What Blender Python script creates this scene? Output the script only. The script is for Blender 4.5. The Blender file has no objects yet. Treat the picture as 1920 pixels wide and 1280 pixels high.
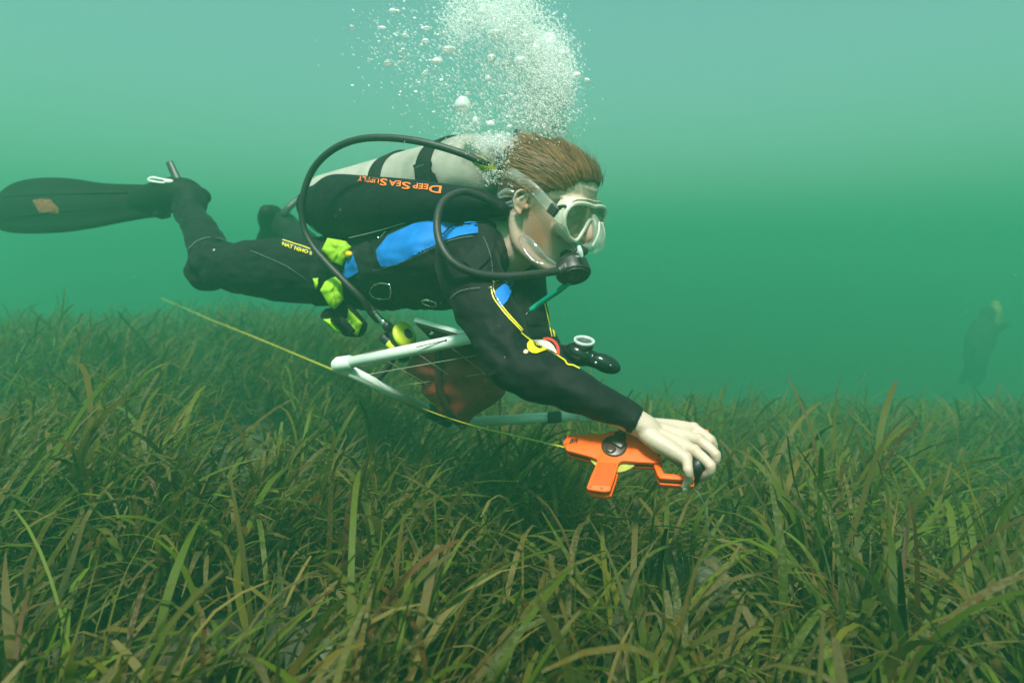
import bpy, bmesh, math, random
import numpy as np
from mathutils import Vector, Matrix, noise
from mathutils.bvhtree import BVHTree

# ------------------------------------------------------------------ camera
R = math.radians
SC = bpy.context.scene
COL = SC.collection
F = 1251.0                      # focal length in pixels of the 1920 px frame
PITCH = math.atan(140.0 / F)
H = 0.72                        # lens height above the sea bed
cam_d = bpy.data.cameras.new("camera")
cam = bpy.data.objects.new("camera", cam_d); COL.objects.link(cam)
cam_d.sensor_width = 36.0; cam_d.lens = 36.0 * F / 1920.0
cam.location = (0, 0, H); cam.rotation_euler = (R(90) - PITCH, 0, 0)
cam_d.clip_start = 0.02; cam_d.clip_end = 400
cam_d.dof.use_dof = True; cam_d.dof.focus_distance = 1.30; cam_d.dof.aperture_fstop = 3.2
SC.camera = cam

# ------------------------------------------------------------------ light
SUN_DIR = Vector((-0.09, -0.53, 0.84)).normalized()
SUN_STRENGTH, SKY_STRENGTH, EXPOSURE = 5.0, 0.11, 1.07
HAZE_DENSITY, HAZE_COLOR, HAZE_G = 0.155, (0.122, 0.615, 0.37), 0.42
sun_d = bpy.data.lights.new("sun", 'SUN'); sun = bpy.data.objects.new("sun", sun_d); COL.objects.link(sun)
sun_d.energy = SUN_STRENGTH; sun_d.angle = R(10); sun_d.color = (1.0, 0.97, 0.9)
sun.rotation_euler = SUN_DIR.to_track_quat('Z', 'Y').to_euler()
W = bpy.data.worlds.new("World"); SC.world = W; W.use_nodes = True
wn = W.node_tree; bg = wn.nodes['Background']
sky = wn.nodes.new('ShaderNodeTexSky'); sky.sky_type = 'NISHITA'; sky.sun_disc = False
sky.sun_elevation = math.asin(SUN_DIR.z); sky.sun_rotation = math.atan2(SUN_DIR.x, SUN_DIR.y)
tint = wn.nodes.new('ShaderNodeMix'); tint.data_type = 'RGBA'; tint.blend_type = 'MULTIPLY'; tint.inputs[0].default_value = 1.0
wn.links.new(sky.outputs[0], tint.inputs[6]); tint.inputs[7].default_value = (0.98, 1.0, 0.74, 1)      # daylight come down through metres of green water
wn.links.new(tint.outputs[2], bg.inputs[0]); bg.inputs[1].default_value = SKY_STRENGTH
SC.render.engine = 'CYCLES'
SC.view_settings.view_transform = 'Standard'; SC.view_settings.look = 'None'
SC.view_settings.exposure = EXPOSURE; SC.view_settings.gamma = 1.0
cy = SC.cycles
cy.use_denoising = True; cy.max_bounces = 6; cy.diffuse_bounces = 3; cy.glossy_bounces = 3
cy.transmission_bounces = 6; cy.transparent_max_bounces = 24; cy.volume_bounces = 1
cy.caustics_reflective = False; cy.caustics_refractive = False; cy.sample_clamp_indirect = 4.0

rng = np.random.default_rng(7); random.seed(7)

# ------------------------------------------------------------------ helpers
def P(px, py, d):
    """the point seen at pixel (px, py) of the 1920 x 1280 frame, d metres along the lens axis"""
    xc = (px - 960.0) / F * d; yc = (640.0 - py) / F * d
    return Vector((xc, d * math.cos(PITCH) + yc * math.sin(PITCH), H - d * math.sin(PITCH) + yc * math.cos(PITCH)))
CAM = Vector((0, 0, H))
CR = Vector((1, 0, 0)); CU = Vector((0, math.sin(PITCH), math.cos(PITCH))); CF = Vector((0, math.cos(PITCH), -math.sin(PITCH)))
def px2m(r, d): return r * d / F

def tag(o, label=None, cat=None, group=None, kind=None):
    if label: o["label"] = label
    if cat: o["category"] = cat
    if group: o["group"] = group
    if kind: o["kind"] = kind
    return o
def empty(name, loc, label, cat, group=None):
    o = bpy.data.objects.new(name, None); COL.objects.link(o); o.location = loc; o.empty_display_size = 0.05
    return tag(o, label, cat, group)
def link(name, me, mat=None, parent=None, smooth=True):
    o = bpy.data.objects.new(name, me); COL.objects.link(o)
    if mat is not None:
        me.materials.clear()
        for m in (mat if isinstance(mat, (list, tuple)) else [mat]): me.materials.append(m)
    if smooth: me.shade_smooth()
    if parent is not None:
        o.parent = parent
        bpy_loc = parent_world(parent)
        o.matrix_parent_inverse = bpy_loc.inverted()
    return o
def parent_world(o):
    m = Matrix.Translation(o.location) @ o.rotation_euler.to_matrix().to_4x4() @ Matrix.Diagonal((*o.scale, 1))
    if o.parent is not None: m = parent_world(o.parent) @ o.matrix_parent_inverse @ m
    return m
def mesh(name, geo):
    if isinstance(geo, bpy.types.Mesh): geo.name = name; return geo
    v, f = geo
    me = bpy.data.meshes.new(name); me.from_pydata([tuple(p) for p in v], [], [tuple(q) for q in f]); me.update()
    bm = bmesh.new(); bm.from_mesh(me); bmesh.ops.recalc_face_normals(bm, faces=bm.faces); bm.to_mesh(me); bm.free()
    return me
def add(name, geo, mat, parent=None, smooth=True):
    return link(name, mesh(name, geo), mat, parent, smooth)
def add_pieces(name, geo, mat, parent=None, least=0.025):
    """each connected piece as a part of its own"""
    V, Fc = geo; par = list(range(len(V)))
    def find(a):
        while par[a] != a: par[a] = par[par[a]]; a = par[a]
        return a
    for f in Fc:
        for i in f[1:]: par[find(i)] = find(f[0])
    gr = {}
    for f in Fc: gr.setdefault(find(f[0]), []).append(f)
    out = []
    for fs in sorted(gr.values(), key=len, reverse=True):
        if len(fs) < max(3, least * len(Fc)): continue
        ids = sorted({i for f in fs for i in f}); mp = {i: k for k, i in enumerate(ids)}
        out.append(add(name, ([V[i] for i in ids], [tuple(mp[i] for i in f) for f in fs]), mat, parent))
    return out[0]
def merge(*gs):
    V, Fc = [], []
    for v, f in gs:
        k = len(V); V += list(v); Fc += [tuple(i + k for i in q) for q in f]
    return V, Fc

def catmull(pts, k=6):
    pts = [np.asarray(p, float) for p in pts]
    if len(pts) < 3 or k <= 1: return pts
    ext = [2 * pts[0] - pts[1]] + pts + [2 * pts[-1] - pts[-2]]
    out = []
    for i in range(1, len(ext) - 2):
        p0, p1, p2, p3 = ext[i - 1], ext[i], ext[i + 1], ext[i + 2]
        for j in range(k):
            t = j / k
            out.append(0.5 * (2 * p1 + (p2 - p0) * t + (2 * p0 - 5 * p1 + 4 * p2 - p3) * t * t + (3 * p1 - p0 - 3 * p2 + p3) * t ** 3))
    out.append(pts[-1]); return out

def tube(pts, rad, n=14, k=5, side=None, caps='round', closed=False):
    """pts: points, rad: radius or list of radius / (r_side, r_other); side: reference direction of r_side"""
    m = len(pts)
    if not isinstance(rad, (list, tuple)) or (isinstance(rad, tuple) and len(rad) == 2 and m != 2): rad = [rad] * m
    rr = [(r, r) if not isinstance(r, (tuple, list)) else tuple(r) for r in rad]
    full = [np.array([*p, *r]) for p, r in zip(pts, rr)]
    if closed:
        full = full[-2:] + full + full[:3]
        c = catmull(full, k); c = c[2 * k:(2 + m) * k]
    else:
        c = catmull(full, k)
    C = [x[:3] for x in c]; RA = [max(x[3], 1e-4) for x in c]; RB = [max(x[4], 1e-4) for x in c]
    N = len(C); T = []
    for i in range(N):
        if closed: t = C[(i + 1) % N] - C[i - 1]
        else: t = C[min(i + 1, N - 1)] - C[max(i - 1, 0)]
        T.append(t / (np.linalg.norm(t) + 1e-12))
    s0 = np.array(side if side is not None else (0, 0, 1.0), float)
    if abs(np.dot(s0 / np.linalg.norm(s0), T[0])) > 0.95 and side is None: s0 = np.array([1.0, 0, 0])
    S = []
    cur = s0
    for i in range(N):
        ref = s0 if side is not None else cur
        s = ref - T[i] * np.dot(ref, T[i]); ln = np.linalg.norm(s)
        if ln < 1e-6: s = S[-1] if S else np.array([1.0, 0, 0])
        else: s = s / ln
        S.append(s); cur = s
    rings = []
    if caps == 'round' and not closed:
        r0 = min(RA[0], RB[0])
        for a in (80, 60, 40, 20):
            rings.append((C[0] - T[0] * r0 * math.sin(R(a)), S[0], T[0], RA[0] * math.cos(R(a)), RB[0] * math.cos(R(a))))
    for i in range(N): rings.append((C[i], S[i], T[i], RA[i], RB[i]))
    if caps == 'round' and not closed:
        r1 = min(RA[-1], RB[-1])
        for a in (20, 40, 60, 80):
            rings.append((C[-1] + T[-1] * r1 * math.sin(R(a)), S[-1], T[-1], RA[-1] * math.cos(R(a)), RB[-1] * math.cos(R(a))))
    V, Fc = [], []
    for c0, s, t, ra, rb in rings:
        b = np.cross(t, s)
        for j in range(n):
            a = 2 * math.pi * j / n
            V.append(c0 + s * ra * math.cos(a) + b * rb * math.sin(a))
    M = len(rings)
    for i in range(M if closed else M - 1):
        for j in range(n):
            a, b2 = i * n + j, i * n + (j + 1) % n
            q = ((i + 1) % M) * n
            Fc.append((a, b2, q + (j + 1) % n, q + j))
    if not closed:
        if caps is not None:
            Fc.append(tuple(reversed(range(n)))); Fc.append(tuple((M - 1) * n + j for j in range(n)))
    return V, Fc

def ellipsoid(c, ax, ay, az, n=20, m=12):
    """ax, ay, az: semi-axis vectors"""
    c = np.array(c, float); ax, ay, az = [np.array(a, float) for a in (ax, ay, az)]
    V, Fc = [], []
    for i in range(1, m):
        th = math.pi * i / m
        for j in range(n):
            ph = 2 * math.pi * j / n
            V.append(c + az * math.cos(th) + (ax * math.cos(ph) + ay * math.sin(ph)) * math.sin(th))
    top = len(V); V.append(c + az); bot = len(V); V.append(c - az)
    for i in range(m - 2):
        for j in range(n):
            Fc.append((i * n + j, (i + 1) * n + j, (i + 1) * n + (j + 1) % n, i * n + (j + 1) % n))
    for j in range(n):
        Fc.append((top, j, (j + 1) % n)); Fc.append((bot, (m - 2) * n + (j + 1) % n, (m - 2) * n + j))
    return V, Fc

def extrude_poly(pts, vec):
    """closed prism: pts a planar loop of points, vec the extrusion"""
    n = len(pts); vec = np.array(vec, float)
    V = [np.array(p, float) for p in pts] + [np.array(p, float) + vec for p in pts]
    Fc = [tuple(range(n)), tuple(reversed(range(n, 2 * n)))]
    for i in range(n):
        j = (i + 1) % n; Fc.append((j, i, n + i, n + j))
    return V, Fc
def bevel_geo(geo, w, seg=2):
    bm = bmesh.new(); vs = [bm.verts.new(tuple(p)) for p in geo[0]]
    for f in geo[1]:
        try: bm.faces.new([vs[i] for i in f])
        except ValueError: pass
    bmesh.ops.recalc_face_normals(bm, faces=bm.faces)
    ed = [e for e in bm.edges if len(e.link_faces) == 2 and e.calc_face_angle(0) > R(25)]
    bmesh.ops.bevel(bm, geom=ed, offset=w, segments=seg, profile=0.5, affect='EDGES', clamp_overlap=True)
    bm.verts.index_update()
    out = [v.co.copy() for v in bm.verts], [tuple(v.index for v in f.verts) for f in bm.faces]
    bm.free(); return out
def lathe(c, axis, prof, n=24):
    """prof: list of (along, radius) about axis through c"""
    axis = Vector(axis).normalized(); c = Vector(c)
    s = axis.orthogonal().normalized(); b = axis.cross(s)
    V, Fc = [], []
    for h, r in prof:
        for j in range(n):
            a = 2 * math.pi * j / n
            V.append(c + axis * h + (s * math.cos(a) + b * math.sin(a)) * max(r, 1e-5))
    for i in range(len(prof) - 1):
        for j in range(n):
            Fc.append((i * n + j, i * n + (j + 1) % n, (i + 1) * n + (j + 1) % n, (i + 1) * n + j))
    Fc.append(tuple(reversed(range(n)))); Fc.append(tuple((len(prof) - 1) * n + j for j in range(n)))
    return V, Fc
def ribbon(pts, wdir, w, t, k=6):
    """flat strap: wdir = list of (or one) width directions, w half-width, t half-thickness"""
    C = catmull([np.array(p, float) for p in pts], k)
    one = not isinstance(wdir[0], (Vector, tuple, list, np.ndarray))
    Wd = [np.array(wdir, float)] * len(C) if one else catmull([np.array(q, float) for q in wdir], k)
    V, Fc = [], []
    N = len(C)
    for i in range(N):
        tt = C[min(i + 1, N - 1)] - C[max(i - 1, 0)]; tt /= np.linalg.norm(tt) + 1e-12
        s = Wd[i] - tt * np.dot(Wd[i], tt); s /= np.linalg.norm(s) + 1e-12
        nn = np.cross(tt, s)
        for a, b in ((-1, -1), (1, -1), (1, 1), (-1, 1)): V.append(C[i] + s * w * a + nn * t * b)
    for i in range(N - 1):
        for j in range(4):
            Fc.append((i * 4 + j, i * 4 + (j + 1) % 4, (i + 1) * 4 + (j + 1) % 4, (i + 1) * 4 + j))
    Fc.append((3, 2, 1, 0)); Fc.append(tuple((N - 1) * 4 + j for j in range(4)))
    return V, Fc
def box(c, ux, uy, uz):
    c = np.array(c, float); ux, uy, uz = [np.array(a, float) for a in (ux, uy, uz)]
    return extrude_poly([c - ux - uy - uz, c + ux - uy - uz, c + ux + uy - uz, c - ux + uy - uz], 2 * uz)

def fuse(geos, voxel, smooth=4, name="fused"):
    """union of closed shapes as one continuous surface"""
    me = mesh("tmp", merge(*geos)); o = bpy.data.objects.new("tmp", me); COL.objects.link(o)
    bm = bmesh.new(); bm.from_mesh(me); bmesh.ops.recalc_face_normals(bm, faces=bm.faces); bm.to_mesh(me); bm.free()
    m = o.modifiers.new("r", 'REMESH'); m.mode = 'VOXEL'; m.voxel_size = voxel; m.use_smooth_shade = True
    if smooth:
        s = o.modifiers.new("s", 'SMOOTH'); s.factor = 0.5; s.iterations = smooth
    bpy.context.view_layer.update()
    dg = bpy.context.evaluated_depsgraph_get()
    out = bpy.data.meshes.new_from_object(o.evaluated_get(dg)); out.name = name
    bpy.data.objects.remove(o); bpy.data.meshes.remove(me)
    return out
def verts_of(me):
    a = np.empty(len(me.vertices) * 3); me.vertices.foreach_get('co', a); return a.reshape(-1, 3)
def bvh_of(*mes):
    V, Fc = [], []
    for me in mes:
        k = len(V); V += [tuple(v.co) for v in me.vertices]; Fc += [tuple(i + k for i in p.vertices) for p in me.polygons]
    return BVHTree.FromPolygons(V, Fc)

def inside(poly, x, y):
    c = False; n = len(poly)
    for i in range(n):
        x1, y1 = poly[i]; x2, y2 = poly[i - 1]
        if (y1 > y) != (y2 > y) and x < (x2 - x1) * (y - y1) / (y2 - y1 + 1e-12) + x1: c = not c
    return c
def nearest_on(poly, x, y):
    best = None
    for i in range(len(poly)):
        x1, y1 = poly[i - 1]; x2, y2 = poly[i]
        dx, dy = x2 - x1, y2 - y1; t = max(0, min(1, ((x - x1) * dx + (y - y1) * dy) / (dx * dx + dy * dy + 1e-12)))
        q = (x1 + dx * t, y1 + dy * t); e = (q[0] - x) ** 2 + (q[1] - y) ** 2
        if best is None or e < best[0]: best = (e, q)
    return best[1]
def patch(poly, bvh, step=2.0, off=0.0015, maxd=9.0):
    """a thin panel laid on a surface: the surface inside the outline, lifted by off along its normal"""
    xs = [p[0] for p in poly]; ys = [p[1] for p in poly]
    x0, y0 = min(xs) - step, min(ys) - step
    nx, ny = int((max(xs) + step - x0) / step) + 2, int((max(ys) + step - y0) / step) + 2
    ins = [[inside(poly, x0 + i * step, y0 + j * step) for j in range(ny)] for i in range(nx)]
    V, Fc, idx = [], [], {}
    def vert(i, j):
        if (i, j) in idx: return idx[(i, j)]
        x, y = x0 + i * step, y0 + j * step
        if not ins[i][j]: x, y = nearest_on(poly, x, y)
        d = (P(x, y, 1.0) - CAM).normalized()
        loc, nor, _, dist = bvh.ray_cast(CAM, d)
        if loc is None or dist > maxd: idx[(i, j)] = None; return None
        if nor.dot(d) > 0: nor = -nor
        k = len(V); V.append(loc + nor * off - d * off * 0.5); idx[(i, j)] = k; return k
    for i in range(nx - 1):
        for j in range(ny - 1):
            if ins[i][j] + ins[i + 1][j] + ins[i + 1][j + 1] + ins[i][j + 1] < 1: continue
            q = [vert(i, j), vert(i, j + 1), vert(i + 1, j + 1), vert(i + 1, j)]
            if None in q: continue
            ps = [V[k] for k in q]
            if max((ps[a] - ps[a - 1]).length for a in range(4)) > 0.03: continue
            Fc.append(tuple(q))
    return V, Fc
def stroke(line, w, k=4):
    """outline of a line of width w (pixels)"""
    L = catmull([np.array(p, float) for p in line], k)
    A, B = [], []
    for i in range(len(L)):
        t = L[min(i + 1, len(L) - 1)] - L[max(i - 1, 0)]; t /= np.linalg.norm(t) + 1e-9
        ww = w if not callable(w) else w(i / (len(L) - 1))
        nrm = np.array([-t[1], t[0]]) * ww / 2
        A.append(tuple(L[i] + nrm)); B.append(tuple(L[i] - nrm))
    return A + B[::-1]
def text_geo(body, bold=0.0, res=3):
    cu = bpy.data.curves.new("t", 'FONT'); cu.body = body; cu.size = 1.0; cu.offset = bold; cu.resolution_u = res
    o = bpy.data.objects.new("t", cu); COL.objects.link(o); bpy.context.view_layer.update()
    me = bpy.data.meshes.new_from_object(o.evaluated_get(bpy.context.evaluated_depsgraph_get()))
    V = [tuple(v.co) for v in me.vertices]; Fc = [tuple(p.vertices) for p in me.polygons]
    bpy.data.objects.remove(o); bpy.data.curves.remove(cu); bpy.data.meshes.remove(me)
    return V, Fc
def decal(geo2, fmap, bvh, off=0.002):
    V = []
    for p in geo2[0]:
        x, y = fmap(p[0], p[1]); d = (P(x, y, 1.0) - CAM).normalized()
        loc, nor, _, dist = bvh.ray_cast(CAM, d)
        if loc is None: loc, nor = CAM + d * 1.5, -d
        if nor.dot(d) > 0: nor = -nor
        V.append(loc + nor * off - d * off * 0.5)
    return V, geo2[1]

# ------------------------------------------------------------------ materials
def new_mat(name):
    m = bpy.data.materials.new(name); m.use_nodes = True
    return m, m.node_tree, m.node_tree.nodes['Principled BSDF']
def simple(name, col, rough=0.5, metal=0.0, var=0.0, scale=40, bump=0.0, bscale=200, spec=0.5, col2=None, sheen=0.0):
    m, t, b = new_mat(name)
    b.inputs['Roughness'].default_value = rough; b.inputs['Metallic'].default_value = metal
    b.inputs['Specular IOR Level'].default_value = spec
    if sheen: b.inputs['Sheen Weight'].default_value = sheen
    tc = t.nodes.new('ShaderNodeTexCoord')
    nz = t.nodes.new('ShaderNodeTexNoise'); nz.inputs['Scale'].default_value = scale; nz.inputs['Detail'].default_value = 6
    t.links.new(tc.outputs['Object'], nz.inputs['Vector'])
    rp = t.nodes.new('ShaderNodeValToRGB')
    c2 = col2 if col2 is not None else tuple(min(1, c * (1 + var)) for c in col)
    c1 = tuple(c * (1 - var) for c in col) if col2 is None else col
    rp.color_ramp.elements[0].position = 0.35; rp.color_ramp.elements[1].position = 0.68
    rp.color_ramp.elements[0].color = (*c1, 1); rp.color_ramp.elements[1].color = (*c2, 1)
    t.links.new(nz.outputs['Fac'], rp.inputs['Fac']); t.links.new(rp.outputs['Color'], b.inputs['Base Color'])
    if bump:
        n2 = t.nodes.new('ShaderNodeTexNoise'); n2.inputs['Scale'].default_value = bscale; n2.inputs['Detail'].default_value = 4
        t.links.new(tc.outputs['Object'], n2.inputs['Vector'])
        bp = t.nodes.new('ShaderNodeBump'); bp.inputs['Strength'].default_value = bump; bp.inputs['Distance'].default_value = 0.004
        t.links.new(n2.outputs['Fac'], bp.inputs['Height']); t.links.new(bp.outputs['Normal'], b.inputs['Normal'])
    return m
# ------------------------------------------------------------------ sea bed, grass, haze
def bed(x, y):
    """height of the sea bed: a low bank on the left, falling away on the right"""
    g = np.exp(-(((x + 2.6) / 2.2) ** 2 + ((y - 4.6) / 3.2) ** 2)) * 0.11
    g2 = np.exp(-(((x - 1.5) / 0.75) ** 2 + ((y - 2.0) / 0.55) ** 2)) * -0.07
    right = np.clip((x + 1.1) / 1.1, 0, 1); right = right * right * (3 - 2 * right)
    edge = 7.6 - 1.2 * right
    e = np.clip(y - edge, 0, 3.2)
    fall = -0.34 * e * e / (e + 0.35) - 0.15 * right * np.clip(y - 1.25, 0, 6.0)
    wob = 0.025 * np.sin(x * 2.3 + 1.1) * np.cos(y * 1.9 + 0.4) + 0.015 * np.sin(x * 5.1 + y * 4.2)
    return g + g2 + fall + wob
def seabed():
    xs = np.concatenate([np.linspace(-60, -8, 14)[:-1], np.linspace(-8, 8, 130), np.linspace(8, 60, 14)[1:]])
    ys = np.concatenate([np.linspace(-20, -1, 8)[:-1], np.linspace(-1, 12, 110), np.linspace(12, 90, 18)[1:]])
    X, Y = np.meshgrid(xs, ys, indexing='ij'); Z = bed(X, np.minimum(Y, 11))
    V = np.stack([X, Y, Z], -1).reshape(-1, 3); ny = len(ys)
    Fc = [(i * ny + j, (i + 1) * ny + j, (i + 1) * ny + j + 1, i * ny + j + 1) for i in range(len(xs) - 1) for j in range(ny - 1)]
    m = simple("sand", (0.035, 0.04, 0.022), 0.95, scale=9, col2=(0.10, 0.10, 0.065), bump=0.6, bscale=60, spec=0.1)
    o = add("seabed", (V, Fc), m); tag(o, kind="structure")
    return o
seabed()

def blade_material():
    m, t, b = new_mat("seagrass_blade")
    at = t.nodes.new('ShaderNodeAttribute'); at.attribute_name = "tint"
    at2 = t.nodes.new('ShaderNodeAttribute'); at2.attribute_name = "fuzz"
    tc = t.nodes.new('ShaderNodeTexCoord')
    nz = t.nodes.new('ShaderNodeTexNoise'); nz.inputs['Scale'].default_value = 150; nz.inputs['Detail'].default_value = 5
    t.links.new(tc.outputs['Object'], nz.inputs['Vector'])
    # silt and growth on older leaves: patchy pale grey
    ml = t.nodes.new('ShaderNodeMath'); ml.operation = 'MULTIPLY'
    rp = t.nodes.new('ShaderNodeValToRGB'); rp.color_ramp.elements[0].position = 0.45; rp.color_ramp.elements[1].position = 0.66
    t.links.new(nz.outputs['Fac'], rp.inputs['Fac']); t.links.new(rp.outputs['Color'], ml.inputs[0]); t.links.new(at2.outputs['Fac'], ml.inputs[1])
    mx = t.nodes.new('ShaderNodeMix'); mx.data_type = 'RGBA'
    t.links.new(ml.outputs[0], mx.inputs[0]); t.links.new(at.outputs['Color'], mx.inputs[6]); mx.inputs[7].default_value = (0.16, 0.155, 0.075, 1)
    t.links.new(mx.outputs[2], b.inputs['Base Color']); b.inputs['Roughness'].default_value = 0.6; b.inputs['Specular IOR Level'].default_value = 0.25
    tr = t.nodes.new('ShaderNodeBsdfTranslucent'); t.links.new(mx.outputs[2], tr.inputs[0])
    ms = t.nodes.new('ShaderNodeMixShader'); ms.inputs[0].default_value = 0.46
    out = t.nodes['Material Output']
    t.links.new(b.outputs[0], ms.inputs[1]); t.links.new(tr.outputs[0], ms.inputs[2]); t.links.new(ms.outputs[0], out.inputs[0])
    return m
def seagrass():
    # (x, y) of clumps, then leaves round each clump
    parts = []
    def scatter(n, y0, y1, spread):
        y = y0 + (y1 - y0) * rng.random(n) ** 0.75
        x = (rng.random(n) * 2 - 1) * (y * 0.85 + spread)
        return x, y
    xs, ys = [], []
    for n, a, b, s in ((2500, 0.15, 2.0, 0.55), (4600, 2.0, 4.6, 0.3), (6000, 4.6, 10.0, 0.5)):
        x, y = scatter(n, a, b, s); xs.append(x); ys.append(y)
    cx, cy_ = np.concatenate(xs), np.concatenate(ys)
    # loose tufts with bare sandy hollows between them
    den = np.array([noise.noise(Vector((a * 1.7 + 3.3, b * 1.7, 0.0))) + .5 * noise.noise(Vector((a * 4.1, b * 4.1, 5.0))) for a, b in zip(cx, cy_)])
    keep = den > -0.30 + 0.30 * rng.random(len(den))
    for hx, hy, hr in BARE: keep &= ((cx - hx) ** 2 + (cy_ - hy) ** 2) > hr ** 2
    cx, cy_, den = cx[keep], cy_[keep], den[keep]
    per = np.where(cy_ < 2.0, rng.integers(6, 12, len(cx)), rng.integers(4, 9, len(cx)))
    idx = np.repeat(np.arange(len(cx)), per)
    n = len(idx)
    offx, offy = rng.normal(0, 1, n), rng.normal(0, 1, n)
    spreadr = np.where(cy_[idx] < 2.0, 0.018, 0.035)
    bx = cx[idx] + offx * spreadr; by = cy_[idx] + offy * spreadr
    tall = (rng.random(len(cx)) ** 1.3)[idx]
    L = (0.16 + 0.34 * tall * rng.uniform(0.55, 1.15, n)) * (0.92 + 0.35 * np.clip(den[idx], -0.5, 0.6)) * np.where(by < 0.75, 0.85, np.where(by > 4.5, 0.8, 1.0))
    wd = rng.uniform(0.0034, 0.0070, n) * np.where(rng.random(n) < 0.28, 0.5, 1.0) * np.where(by > 3.5, 1.3, 1.0)
    cur = np.array([2.2 * noise.noise(Vector((a * .9, b * .9, 20.0))) for a, b in zip(cx, cy_)])[idx]     # eddies turn the leaves patch by patch
    tuft = (rng.normal(0.1, 0.8, len(cx)))[idx]
    az = np.where(rng.random(n) < 0.7, cur + tuft + rng.normal(0, 0.45, n), np.arctan2(offy, offx))
    lean0 = np.abs(rng.normal(0.34, 0.26, n)); bend = np.abs(rng.normal(1.65, 0.7, n)) + 0.2
    flop = rng.random(n) < 0.22; bend = np.where(flop, bend + 0.9, bend)
    tw = rng.normal(0, 1.0, n); face = az + np.pi / 2 + rng.normal(0, 0.4, n)
    # keep leaves out of the lens
    K = 10; blunt = rng.random(n) < 0.62
    V = np.zeros((n, K + 1, 2, 3)); px = bx.copy(); py = by.copy(); pz = bed(bx, by) - 0.01
    ang = lean0.copy(); azs = az.copy(); daz = rng.normal(0, 0.07, n); wav = rng.uniform(0, 6.28, n); wamp = rng.uniform(0, 0.34, n)
    for k in range(K + 1):
        s = k / K
        w = wd * np.where(blunt, np.clip(1.25 * (1 - s ** 14), 0.60, 1), np.clip(1.2 * (1 - s ** 5), 0.14, 1)) * (0.75 + 0.25 * min(1, s * 4))
        f = face + tw * s
        V[:, k, 0] = np.stack([px - np.cos(f) * w, py - np.sin(f) * w, pz], -1)
        V[:, k, 1] = np.stack([px + np.cos(f) * w, py + np.sin(f) * w, pz + 0.0], -1)
        ds = L / K
        ag = ang + wamp * np.sin(wav + s * 7.0)
        px = px + np.cos(azs) * np.sin(ag) * ds; py = py + np.sin(azs) * np.sin(ag) * ds; pz = pz + np.cos(ag) * ds
        ang = ang + bend / K * (0.15 + 1.7 * s ** 1.3); azs = azs + daz
        pz = np.maximum(pz, bed(px, py) + 0.012)
    mid = V.mean(axis=2)
    dist = np.sqrt((mid[..., 0]) ** 2 + (mid[..., 1]) ** 2 + (mid[..., 2] - H) ** 2).min(axis=1)
    ok = dist > 0.40
    # no leaf through the diver's gear
    for (ax, ay, az_), rad in CLEAR:
        ok &= (np.sqrt((mid[..., 0] - ax) ** 2 + (mid[..., 1] - ay) ** 2 + (mid[..., 2] - az_) ** 2).min(axis=1) > rad)
    V = V[ok]; n = len(V); by = by[ok]; bx = bx[ok]
    base = np.arange(n)[:, None] * (2 * (K + 1)) + 2 * np.arange(K)[None, :]
    Fc = np.stack([base, base + 1, base + 3, base + 2], -1).reshape(-1, 4)
    me = bpy.data.meshes.new("seagrass")
    me.vertices.add(n * 2 * (K + 1)); me.vertices.foreach_set('co', V.reshape(-1))
    nf = len(Fc); me.loops.add(nf * 4); me.polygons.add(nf)
    me.loops.foreach_set('vertex_index', Fc.reshape(-1).astype(np.int32))
    me.polygons.foreach_set('loop_start', (np.arange(nf) * 4).astype(np.int32))
    me.update(calc_edges=True)
    pal = np.array([(0.060, 0.100, 0.004), (0.092, 0.150, 0.005), (0.105, 0.115, 0.008), (0.115, 0.095, 0.012), (0.090, 0.048, 0.010), (0.16, 0.14, 0.04), (0.030, 0.054, 0.005)])
    pw = np.array([0.30, 0.16, 0.22, 0.13, 0.03, 0.05, 0.11])
    brown = np.exp(-((bx + 0.35) ** 2 + (by - 1.0) ** 2) / 0.35)
    pick = rng.choice(len(pal), n, p=pw)
    alt = rng.random(n) < brown * 0.35
    pick = np.where(alt, rng.choice([3, 4, 5], n), pick)
    colr = pal[pick] * rng.uniform(0.6, 1.35, (n, 1)) * np.array([1.12, 1.0, 0.9])
    tip = rng.random(n) < 0.30
    cols = np.ones((n, K + 1, 2, 4)); s = (np.arange(K + 1) / K)[None, :, None]
    mixt = np.where(tip[:, None, None], np.clip((s - 0.55) * 2.0, 0, 0.85), 0.0)
    tipc = np.array([0.105, 0.082, 0.025])
    c3 = colr[:, None, :] * (1 - mixt) + tipc * mixt
    cols[..., :3] = c3[:, :, None, :]
    a = me.attributes.new("tint", 'FLOAT_COLOR', 'POINT'); a.data.foreach_set('color', cols.reshape(-1))
    fz = np.clip(rng.random((n, 1)) ** 1.8 * (0.3 + 1.0 * np.arange(K + 1)[None, :] / K), 0, 0.9)
    a = me.attributes.new("fuzz", 'FLOAT', 'POINT'); a.data.foreach_set('value', np.repeat(fz[:, :, None], 2, 2).reshape(-1))
    o = link("seagrass", me, blade_material()); tag(o, "dense green and olive strap leaved seagrass covering the sea bed", "seagrass", kind="stuff")
    return o
BARE = [(0.37, 1.34, 0.12), (-0.33, 1.18, 0.09), (-0.05, 1.02, 0.07), (0.12, 0.95, .06)]
CLEAR = [((*P(1310, 930, 1.22),), 0.08), ((*P(1340, 860, 1.10),), 0.06), ((*P(1340, 960, 1.0),), 0.06), ((*P(1150, 860, 1.10),), 0.075), ((*P(1290, 850, 1.08),), 0.07), ((*P(1220, 850, 1.08),), 0.07), ((*P(1120, 890, 1.10),), 0.06)]
seagrass()

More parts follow.
